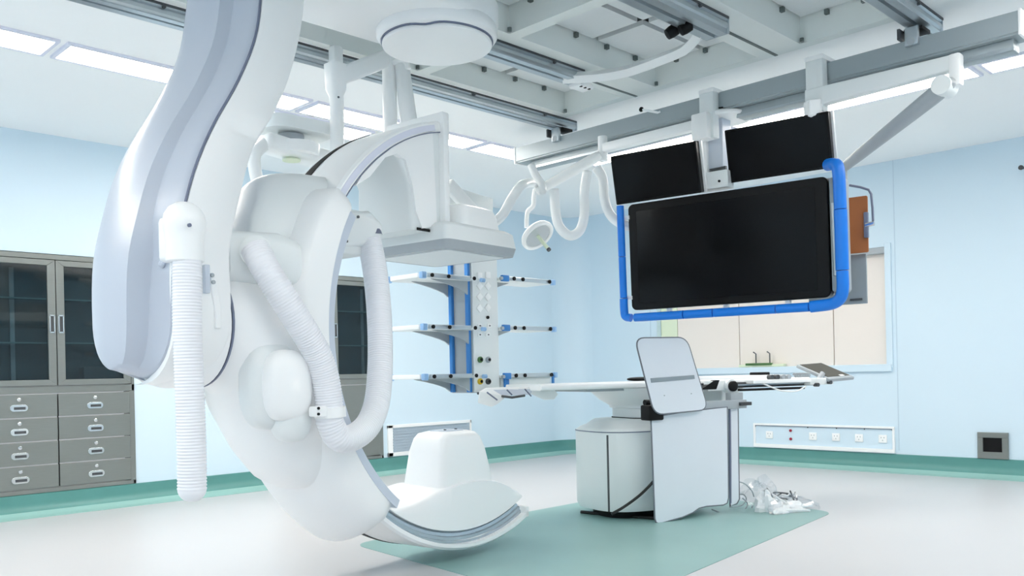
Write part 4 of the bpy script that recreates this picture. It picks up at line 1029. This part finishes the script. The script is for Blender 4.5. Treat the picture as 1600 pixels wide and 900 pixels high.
# dark box stored at the bottom of cabinet
tag(MB().box((2.72, YB + 0.075, 1.06), (0.14, 0.055, 0.07), bev=0.01).build('storage_box', 'darkgrey', None), 'dark box on the bottom shelf behind the left cabinet glass', 'box')

# return-air vent
vx0, vx1, vz0, vz1 = 5.54, 6.70, 0.172, 0.495
vt = thing('air_vent', 'white framed grey mesh air vent low on the wall behind the source', 'vent', ((vx0 + vx1) / 2, YB, vz0))
fr = MB()
for c, h in ((((vx0 + vx1) / 2, YB - 0.01, vz1 - 0.015), ((vx1 - vx0) / 2, 0.012, 0.016)), (((vx0 + vx1) / 2, YB - 0.01, vz0 + 0.02), ((vx1 - vx0) / 2, 0.012, 0.02)), ((vx0 + 0.03, YB - 0.01, (vz0 + vz1) / 2), (0.03, 0.012, (vz1 - vz0) / 2)), ((vx1 - 0.01, YB - 0.01, (vz0 + vz1) / 2), (0.01, 0.012, (vz1 - vz0) / 2))): fr.box(c, h)
fr.build('frame', 'white', vt, 0.003)
MB().box(((vx0 + vx1) / 2, YB - 0.004, (vz0 + vz1) / 2), ((vx1 - vx0) / 2 - 0.01, 0.004, (vz1 - vz0) / 2 - 0.01)).build('mesh_panel', 'mesh', vt)
for k in range(9):
    z = vz0 + 0.055 + (vz1 - vz0 - 0.09) * k / 8
    MB().box(((vx0 + vx1) / 2 + 0.02, YB - 0.010, z), ((vx1 - vx0) / 2 - 0.05, 0.003, 0.006)).build('slat', 'mesh', vt)

# ================================================================== WINDOW on wall_right
y0, y1, z0, z1 = WIN
wn = bpy.data.objects.new('window_1', None); COL.objects.link(wn); wn.location = (XB, (y0 + y1) / 2, z0); struct(wn, 'wide window closed by beige panels', 'window')
ye = [y0, 3.948, 5.006, 5.80, y1]
for a, b in zip(ye, ye[1:]):
    MB().box((XB + 0.09, (a + b) / 2, (z0 + z1) / 2), (0.012, (b - a) / 2 - 0.004, (z1 - z0) / 2)).build('window_panel', 'limewhite' if b == y1 else 'beige', wn, 0.003)
MB().box((XB + 0.12, (y0 + y1) / 2, (z0 + z1) / 2), (0.01, (y1 - y0) / 2, (z1 - z0) / 2)).build('backing', 'clipgrey', wn)
MB().box((XB + 0.055, (y0 + y1) / 2, z1 - 0.03), (0.05, (y1 - y0) / 2, 0.03)).build('blind_box', 'grey', wn, 0.004)
MB().box((XB - 0.012, (y0 + y1) / 2, z0 - 0.03), (0.016, (y1 - y0) / 2 + 0.05, 0.035)).build('window_sill', 'wall', wn, 0.006)
MB().box((XB - 0.006, y0 - 0.03, (z0 + z1) / 2), (0.008, 0.03, (z1 - z0) / 2 + 0.03)).build('window_frame', 'wall', wn, 0.003)
# tray with hooks on the sill
sy = (4.53 + 4.90) / 2
tr = thing('sill_tray', 'small white tray with two bent wire hooks on the window sill', 'tray', (XB + 0.03, sy, z0 + 0.005))
MB().box((XB + 0.03, sy, z0 + 0.02), (0.035, 0.26, 0.014), bev=0.006).build('tray', 'limewhite', tr)
MB().box((XB + 0.0, sy + 0.02, z0 + 0.035), (0.02, 0.15, 0.012), bev=0.004).build('insert', 'green', tr)
for k, yy_ in enumerate((4.78, 4.62)):
    MB().tube([(XB + 0.02, yy_, z0 + 0.03), (XB + 0.02, yy_, z0 + 0.145), (XB + 0.02, yy_ + 0.03, z0 + 0.165)], 0.007, 8).build('hook', 'darkgrey', tr)

# socket trunking
y0, y1, z0, z1 = 3.352, 4.785, 0.205, 0.405
st = thing('socket_panel', 'long pale blue recessed socket panel low under the window', 'socket panel', (XB, (y0 + y1) / 2, z0))
fr = MB()
for c, h in (((XB - 0.012, (y0 + y1) / 2, z1 + 0.008), (0.012, (y1 - y0) / 2 + 0.02, 0.010)), ((XB - 0.014, (y0 + y1) / 2, z0 - 0.014), (0.014, (y1 - y0) / 2 + 0.02, 0.018)), ((XB - 0.012, y0 - 0.01, (z0 + z1) / 2), (0.012, 0.010, (z1 - z0) / 2)), ((XB - 0.012, y1 + 0.01, (z0 + z1) / 2), (0.012, 0.010, (z1 - z0) / 2))): fr.box(c, h)
fr.build('frame', 'white', st, 0.002)
MB().box((XB - 0.003, (y0 + y1) / 2, (z0 + z1) / 2), (0.002, (y1 - y0) / 2, (z1 - z0) / 2)).build('back_plate', 'wall', st)
MB().box((XB - 0.0085, (y0 + y1) / 2, z1 - 0.005), (0.003, (y1 - y0) / 2, 0.004)).build('shadow_gap', 'seam', st)
for y in (4.626, 4.146, 3.906, 3.675, 3.446):
    o = MB().box((XB - 0.010, y, 0.305), (0.006, 0.040, 0.038), bev=0.004).build('socket', 'white', st)
    for (a, b) in ((-0.014, 0.012), (0.014, 0.012), (0, -0.014)): MB().box((XB - 0.0165, y + a, 0.305 + b), (0.001, 0.003, 0.006)).build('pin_hole', 'grey', o)
for z in (0.355, 0.27): MB().lathe([(0.014, 0), (0.014, 0.01)], (XB - 0.005, 4.388, z), (-1, 0, 0), 14).build('earth_socket', 'red', st, label='dark red socket')
for y in (4.785, 4.20, 3.90, 3.62, 3.355): MB().lathe([(0.006, 0), (0.006, 0.004)], (XB - 0.010, y, z1 - 0.012), (-1, 0, 0), 8).build('screw', 'darkgrey', st)
# steel floor outlet
ob = thing('wall_outlet', 'square steel wall box with a black opening at the lower right', 'outlet', (XB, 2.487, 0.17))
fr = MB(); a, b, c, d = 2.363, 2.61, 0.166, 0.396; e_, f_, g_, h_ = 2.412, 2.565, 0.225, 0.35
for cc, hh in (((XB - 0.012, (a + b) / 2, (h_ + d) / 2), (0.012, (b - a) / 2, (d - h_) / 2)), ((XB - 0.012, (a + b) / 2, (c + g_) / 2), (0.012, (b - a) / 2, (g_ - c) / 2)), ((XB - 0.012, (a + e_) / 2, (g_ + h_) / 2), (0.012, (e_ - a) / 2, (h_ - g_) / 2)), ((XB - 0.012, (f_ + b) / 2, (g_ + h_) / 2), (0.012, (b - f_) / 2, (h_ - g_) / 2))): fr.box(cc, hh)
fr.build('frame', 'steel', ob, 0.002)
MB().box((XB - 0.004, (e_ + f_) / 2, (g_ + h_) / 2), (0.003, (f_ - e_) / 2, (h_ - g_) / 2)).build('opening', 'black', ob)
# wall knob at right
kb = thing('wall_hook', 'tiny dark knob on the right wall at the photo edge', 'hook', (XB, 2.20, 2.66))
MB().lathe([(0.010, 0), (0.010, 0.03), (0.02, 0.035), (0.02, 0.05)], (XB, 2.205, 2.66), (-1, 0.2, 0), 12).build('knob', 'darkgrey', kb)

# ================================================================== PATIENT TABLE
ta = math.radians(-18)
T1 = Vector((math.cos(ta), math.sin(ta), 0)); T2 = Vector((-math.sin(ta), math.cos(ta), 0)); TO = Vector((4.74, 3.44, 0))
TM = Matrix.Identity(4)
for i in range(3): TM[i][0] = T1[i]; TM[i][1] = T2[i]; TM[i][2] = 1.0 if i == 2 else 0.0; TM[i][3] = TO[i]
TI = TM.inverted()
def onq(x, y, q): r = ray(x, y); t = (q + T2.dot(TO)) / T2.dot(r); return TI @ (r * t + E0)
tbl = thing('patient_table', 'white floating patient table on a rounded pedestal with hanging lead shields', 'table', TM @ Vector((0.35, 0.45, 0)))
def tb_(mb, name, m, bevel=0.0, parent=None, **k): return mb.xf(TM).build(name, m, parent or tbl, bevel, **k)
# pedestal
def ped_ring(z, ex, base=0): return [(x, y, z) for x, y in sellipse(0.46 + ex, 0.33 + ex, 3.2, 48, 0.24, 0.45)]
ped = tb_(MB().loft([ped_ring(0.045, -0.10), ped_ring(0.06, -0.015), ped_ring(0.09, 0.0), ped_ring(0.585, 0.0), ped_ring(0.60, -0.004), ped_ring(0.62, -0.03), ped_ring(0.635, -0.07), ped_ring(0.66, -0.10), ped_ring(0.672, -0.12)]), 'pedestal', 'whitegrey', ang=40)
tb_(MB().loft([ped_ring(0.0, -0.10), ped_ring(0.046, -0.10)]), 'base_plinth', 'black', label='black base plinth')
q = onq(948, 740, 0.13); 
tb_(MB().box((q.x + 0.01, 0.128, 0.335), (0.004, 0.006, 0.25)), 'panel_gap', 'darkgrey', parent=ped)
tb_(MB().loft([ped_ring(0.590, 0.002), ped_ring(0.596, 0.002)]), 'rim_line', 'seam', parent=ped)
# neck
nk = MB(); nr = []
for (z, hx, hy, cx) in ((0.672, 0.22, 0.20, 0.30), (0.74, 0.22, 0.20, 0.30), (0.745, 0.235, 0.215, 0.30), (0.76, 0.235, 0.215, 0.30), (0.80, 0.30, 0.24, 0.30), (0.86, 0.36, 0.27, 0.30), (0.885, 0.37, 0.28, 0.30)):
    nr.append([(x, y, z) for x, y in rrect(hx, hy, 0.10, 6, cx, 0.45)])
nk.loft(nr); tb_(nk, 'neck', 'whitegrey', ang=40)
tb_(MB().loft([[(x, y, z) for x, y in rrect(0.225, 0.205, 0.10, 6, 0.30, 0.45)] for z in (0.668, 0.678)]), 'neck_gasket', 'black')
# table top
top = MB()
hw = lambda s: interp(s, [(-1.1, 0.20), (-0.75, 0.25), (-0.3, 0.27), (2.0, 0.27)])
tr_ = []
for k in range(25):
    s = -0.71 + (1.60 + 0.71) * k / 24; h = hw(s)
    tr_.append([(s, 0.45 + y, 0.907 + z) for y, z in rrect(h, 0.020, 0.016, 3)])
top.loft(tr_); tb_(top, 'table_top', 'white', ang=50)
tb_(MB().box((0.50, 0.45, 0.885), (0.85, 0.22, 0.016), bev=0.006), 'top_frame', 'grey')
# side rails of the tabletop
rl = tb_(MB().box((0.92, 0.155, 0.885), (0.68, 0.010, 0.020), bev=0.003), 'side_rail', 'darkgrey', label='dark accessory rail')
tb_(MB().box((0.92, 0.142, 0.885), (0.68, 0.004, 0.004)), 'rail_strip', 'alu', parent=rl)
# plates at the left end of the top
for (pts, m, nm) in ((((750, 613), (760, 607), (812, 605), (806, 616), (790, 620)), 'white', 'end_flap'), (((750, 612), (792, 619), (778, 631), (768, 636), (748, 630)), 'whitegrey', 'end_flap'),
                     (((806, 606), (862, 603), (872, 616), (866, 624), (850, 625), (832, 617)), 'white', 'end_flap'), (((770, 609), (836, 607), (828, 617), (784, 618)), 'lilac', 'end_plate')):
    mb = MB(); mb.prism([onq(x, y, 0.30 + 0.003 * (625 - y)) for x, y in pts], (0, 0.012, 0.004)); tb_(mb, nm, m, 0.001)
for (x0_, y0_, x1_, y1_) in ((761, 613, 777, 625), (792, 609, 800, 617), (820, 608, 830, 619)):
    tb_(MB().tube([onq(x0_, y0_, 0.28), onq(x1_, y1_, 0.28)], 0.005, 6), 'clip', 'seam')
tb_(MB().tube([onq(784, 619, 0.3), onq(800, 621, 0.3), onq(820, 618, 0.3)], 0.008, 6), 'strap', 'darkgrey')
# lower shield panel
def panel_px(pxs, q, th, m, name, r=0.0, bev=0.004, **k):
    mb = MB(); mb.prism([onq(x, y, q) for x, y in pxs], (0, th, 0)); return tb_(mb, name, m, bev, **k)
lo = [(1017, 652), (1080, 642), (1136, 636), (1137.5, 720), (1138, 778), (1136, 786), (1130, 789), (1104, 791), (1092, 794), (1082, 801), (1066, 808), (1030, 818), (1025, 816), (1023, 810), (1020, 730)]
panel_px(lo, 0.0, 0.012, 'shield', 'lead_shield', label='large pale lead shield panel', ang=30)
ed = [TM @ (onq(x, y, 0.004)) for x, y in lo]
MB().tube(ed, 0.0055, 8, loop=True).build('shield_edge', 'edge', tbl, ang=180)
lo2 = [(1139, 638), (1153, 634), (1154, 720), (1155, 780), (1151, 787), (1141, 791)]
panel_px(lo2, 0.03, 0.012, 'shield', 'lead_shield', label='narrow second lead shield', ang=30)
MB().tube([TM @ onq(x, y, 0.034) for x, y in lo2], 0.0055, 8, loop=True).build('shield_edge', 'edge', tbl, ang=180)
panel_px([(1140, 640), (1140.5, 720), (1141, 788), (1143, 786), (1143, 720), (1142, 640)], 0.016, 0.01, 'seam', 'shield_hinge', bev=0)
# hanger bar of the shields
tb_(MB().box((0.42, 0.03, 0.755), (0.40, 0.022, 0.030), bev=0.004), 'shield_bar', 'grey')
tb_(MB().box((0.745, 0.05, 0.785), (0.055, 0.03, 0.052), bev=0.006), 'bar_block', 'grey')
tb_(MB().box((0.80, 0.02, 0.757), (0.05, 0.03, 0.012), bev=0.003), 'bar_clamp', 'darkgrey')
# upper tilted shield
up_px = rq = []
corners = [Vector(onq(x, y, -0.03)) for x, y in ((994, 528), (1075, 527), (1105, 640), (1021, 648))]
up_pts = round_quad(corners, 0.075, 6)
mb = MB(); mb.prism([Vector((p.x, p.y + (p.z - 0.95) * 0.05, p.z)) for p in up_pts], (0, 0.014, 0)); us = tb_(mb, 'upper_shield', 'shield', 0.003, ang=30, label='small rounded upper shield with a grey strip')
MB().tube([TM @ Vector((p.x, p.y + (p.z - 0.95) * 0.05 + 0.004, p.z)) for p in up_pts], 0.0055, 8, loop=True).build('shield_edge', 'edge', us, ang=180)
mb = MB(); mb.prism([onq(x, y, -0.036) for x, y in ((1017, 591), (1085, 586), (1086, 592), (1018, 598))], (0, 0.008, 0)); tb_(mb, 'grip_strip', 'silver', 0.002, parent=us, label='grey grip strip')
for x, y in ((1038, 618), (1080, 615)):
    p = onq(x, y, -0.045); tb_(MB().lathe([(0.004, 0), (0.004, 0.004)], p, (0, -1, 0), 8), 'screw', 'grey', parent=us)
tb_(MB().box((0.02, 0.02, 0.725), (0.06, 0.05, 0.05), bev=0.01), 'shield_joint', 'black')
p = onq(1013, 629, 0.05); tb_(MB().lathe([(0.02, -0.03), (0.02, 0.03)], p, (1, 0, 0), 14), 'joint_knob', 'black')
# black hand control left of the shield
p = onq(1000, 596, 0.30); tb_(blob((p.x, 0.30, 0.945), (0.10, 0.05, 0.014), 2.4), 'hand_control', 'black', ang=60)
# right-hand clutter on the table
tb_(MB().box((1.00, 0.40, 0.938), (0.42, 0.16, 0.014), bev=0.01), 'mattress_pad', 'white')
p = onq(1141, 604, 0.09); tb_(MB().lathe([(0.048, -0.03), (0.048, 0.03)], (p.x, 0.10, 0.88), (0, -1, 0), 24), 'clamp_wheel', 'whitegrey')
tb_(MB().lathe([(0.036, 0.03), (0.036, 0.05), (0.026, 0.056)], (p.x, 0.10, 0.88), (0, -1, 0), 24), 'clamp_knob', 'black')
tb_(MB().box((p.x - 0.10, 0.13, 0.885), (0.09, 0.03, 0.035), bev=0.008), 'clamp_body', 'whitegrey')
tb_(MB().prism([(p.x - 0.26, 0.095, 0.862), (p.x - 0.12, 0.095, 0.862), (p.x - 0.09, 0.095, 0.925), (p.x - 0.13, 0.095, 0.925)], (0, 0.04, 0)), 'clamp_wedge', 'black')
tb_(MB().box((1.15, 0.11, 0.850), (0.30, 0.025, 0.008), bev=0.003), 'lower_rail', 'black')
tb_(MB().box((1.22, 0.12, 0.905), (0.28, 0.05, 0.014), bev=0.006), 'control_bar', 'white')
p = onq(1187, 584, 0.30); tb_(MB().box((p.x, 0.30, 0.960), (0.055, 0.05, 0.012), bev=0.006), 'foot_pedal', 'black')
# control panel: knobs and coil
for k in range(4): tb_(MB().lathe([(0.018, -0.02), (0.018, 0.02)], (1.13 + 0.055 * k, 0.10, 0.935), (0, -1, 0), 14), 'knob', 'darkgrey' if k < 2 else 'grey')
coil = [(1.36 + 0.0022 * k, 0.10 + 0.012 * math.cos(k * 0.9), 0.945 + 0.014 * math.sin(k * 0.9)) for k in range(70)]
tb_(MB().tube(coil, 0.0045, 6), 'coiled_cord', 'grey', ang=180)
# tilted touch panel at the right end
cq4 = [onq(x, y, q) for x, y, q in ((1247, 569, 0.36), (1287, 568, 0.36), (1328, 587, 0.06), (1297, 592, 0.06))]
ax = ((cq4[1] - cq4[0]) + (cq4[2] - cq4[3])); ay = ((cq4[0] - cq4[3]) + (cq4[1] - cq4[2])); hxp, hyp = ax.length / 4, ay.length / 4
ax.normalize(); az = ax.cross(ay).normalized(); ay = az.cross(ax); cpn = sum(cq4, Vector()) / 4
mxp = Matrix.Identity(4)
for i in range(3): mxp[i][0] = ax[i]; mxp[i][1] = ay[i]; mxp[i][2] = az[i]; mxp[i][3] = cpn[i]
tp = tb_(MB().box((0, 0, -0.014), (hxp + 0.012, hyp + 0.012, 0.014), mx=mxp, bev=0.008), 'control_panel', 'grey', label='tilted touch panel with a dark face')
tb_(MB().box((0, 0.01, 0.001), (hxp - 0.008, hyp - 0.015, 0.002), mx=mxp), 'panel_face', 'olive', parent=tp)
tb_(MB().box((hxp * 0.3, -hyp + 0.03, 0.003), (0.02, 0.012, 0.003), mx=mxp), 'panel_button', 'white', parent=tp)
tb_(MB().box((1.62, 0.12, 0.895), (0.12, 0.04, 0.025), bev=0.008), 'panel_mount', 'whitegrey')
tb_(MB().cyl((1.62, 0.12, 0.90), (1.67, 0.12, 0.955), 0.02, n=14), 'panel_arm', 'grey')
for (a, b) in ((1.55, 0.87), (1.68, 0.885)): tb_(MB().lathe([(0.014, -0.02), (0.014, 0.02)], (a, 0.07, b), (0, -1, 0), 12), 'knob', 'darkgrey')
tb_(MB().tube(curve_pts([(1.02, 0.09, 0.90), (1.12, 0.07, 0.86), (1.20, 0.06, 0.835), (1.35, 0.07, 0.83), (1.45, 0.08, 0.86)], 6), 0.006, 6), 'cord', 'white', ang=180)
# support wedge under the right part of the top
tb_(MB().prism([(0.76, 0.20, 0.865), (0.98, 0.20, 0.865), (0.80, 0.20, 0.76), (0.76, 0.20, 0.74)], (0, 0.3, 0)), 'support_wedge', 'whitegrey', 0.01)

# floor items by the table
cbp = [onz(908, 800, 0.012), onz(930, 802, 0.012), onz(975, 806, 0.012), onz(1025, 810, 0.012)]
tag(MB().tube(curve_pts(cbp, 5), 0.012, 8).build('floor_cable', 'cable', None, ang=180), 'thick black cable lying on the mat under the pedestal', 'cable')
cq = [TM @ onq(x, y, q) for x, y, q in ((956, 803, 0.07), (975, 792, 0.065), (997, 776, 0.055), (1012, 762, 0.045), (1021, 752, 0.03))]
tag(MB().tube(curve_pts(cq, 6), 0.010, 8).build('hanging_cable', 'cable', None, ang=180), 'black cable rising diagonally across the pedestal to the shield', 'cable')
# loose wires right of the shields
for k, pts in enumerate((((1148, 752), (1162, 755), (1174, 766), (1178, 776)), ((1140, 792), (1158, 790), (1166, 780), (1160, 772), (1148, 776)), ((1112, 796), (1135, 803), (1158, 800), (1168, 788), (1160, 778)), ((1120, 800), (1145, 806), (1170, 800), (1176, 790)))):
    tag(MB().tube(curve_pts([TM @ onq(x, y, 0.12) for x, y in pts], 8), 0.0045, 6).build('loose_wire', 'grey', None, ang=180), ['thin wire arching right from the shield edge to the plastic bag', 'small wire loop at the foot of the narrow shield', 'longer wire loop trailing under the shields', 'lowest thin wire on the mat beneath the shields'][k], 'wire', 'loose wires by the table foot')
# crumpled plastic bag with white cables
bagc = onz(1212, 797, 0)
bag = thing('plastic_bag', 'crumpled clear plastic bag holding white cables on the mat, right of the table', 'bag', bagc)
def crumple(c, hx, hy, hz, seed, n=22, mN=14, rough=0.28):
    rnd = random.Random(seed); mb = MB(); rings = []
    ph = [rnd.uniform(0, 6.28) for _ in range(12)]
    for j in range(mN + 1):
        a = PI / 2 * j / mN; ring = []
        for k in range(n):
            b_ = 2 * PI * k / n
            d = 1 + rough * (math.sin(3 * b_ + ph[0] + 2 * a) * 0.4 + math.sin(5 * b_ + ph[1] - 3 * a) * 0.3 + math.sin(9 * b_ + ph[2] + 5 * a) * 0.3) + rnd.uniform(-0.06, 0.06)
            ring.append((c[0] + hx * d * math.cos(a) * math.cos(b_), c[1] + hy * d * math.cos(a) * math.sin(b_), 0.004 + hz * math.sin(a) * d))
        rings.append(ring)
    mb.loft(rings, cap=False); return mb
crumple((bagc.x - 0.12, bagc.y + 0.06, 0), 0.17, 0.16, 0.20, 3).build('film', 'film', bag, ang=20)
crumple((bagc.x + 0.05, bagc.y - 0.08, 0), 0.25, 0.16, 0.09, 5).build('film', 'film', bag, ang=20)
rnd = random.Random(2)
crumple((bagc.x + 0.0, bagc.y - 0.06, 0), 0.19, 0.11, 0.055, 11, 18, 8, 0.45).build('folded_sheet', 'white', bag, ang=15)
crumple((bagc.x - 0.10, bagc.y + 0.02, 0), 0.08, 0.07, 0.12, 15, 14, 7, 0.5).build('folded_sheet', 'white', bag, ang=15)
for k in range(2):
    p0 = Vector((bagc.x - 0.02 + 0.12 * k, bagc.y - 0.13 + 0.02 * k, 0.016 + 0.01 * k))
    MB().box((0, 0, 0), (0.12, 0.045, 0.008), mx=Matrix.Translation(p0) @ Matrix.Rotation(-0.55 + 0.4 * k, 4, 'Z') @ Matrix.Rotation(0.05, 4, 'Y'), bev=0.003).build('folded_sheet', 'white', bag)
for k in range(5):
    p0 = Vector((bagc.x + rnd.uniform(-0.2, 0.2), bagc.y + rnd.uniform(-0.1, 0.1), 0.03))
    pts = [p0 + Vector((rnd.uniform(-0.1, 0.1), rnd.uniform(-0.1, 0.1), rnd.uniform(0.0, 0.09))) for _ in range(5)]
    MB().tube(curve_pts(pts, 6), 0.0055, 6).build('cable', 'white' if k % 2 else 'darkgrey', bag, ang=180)
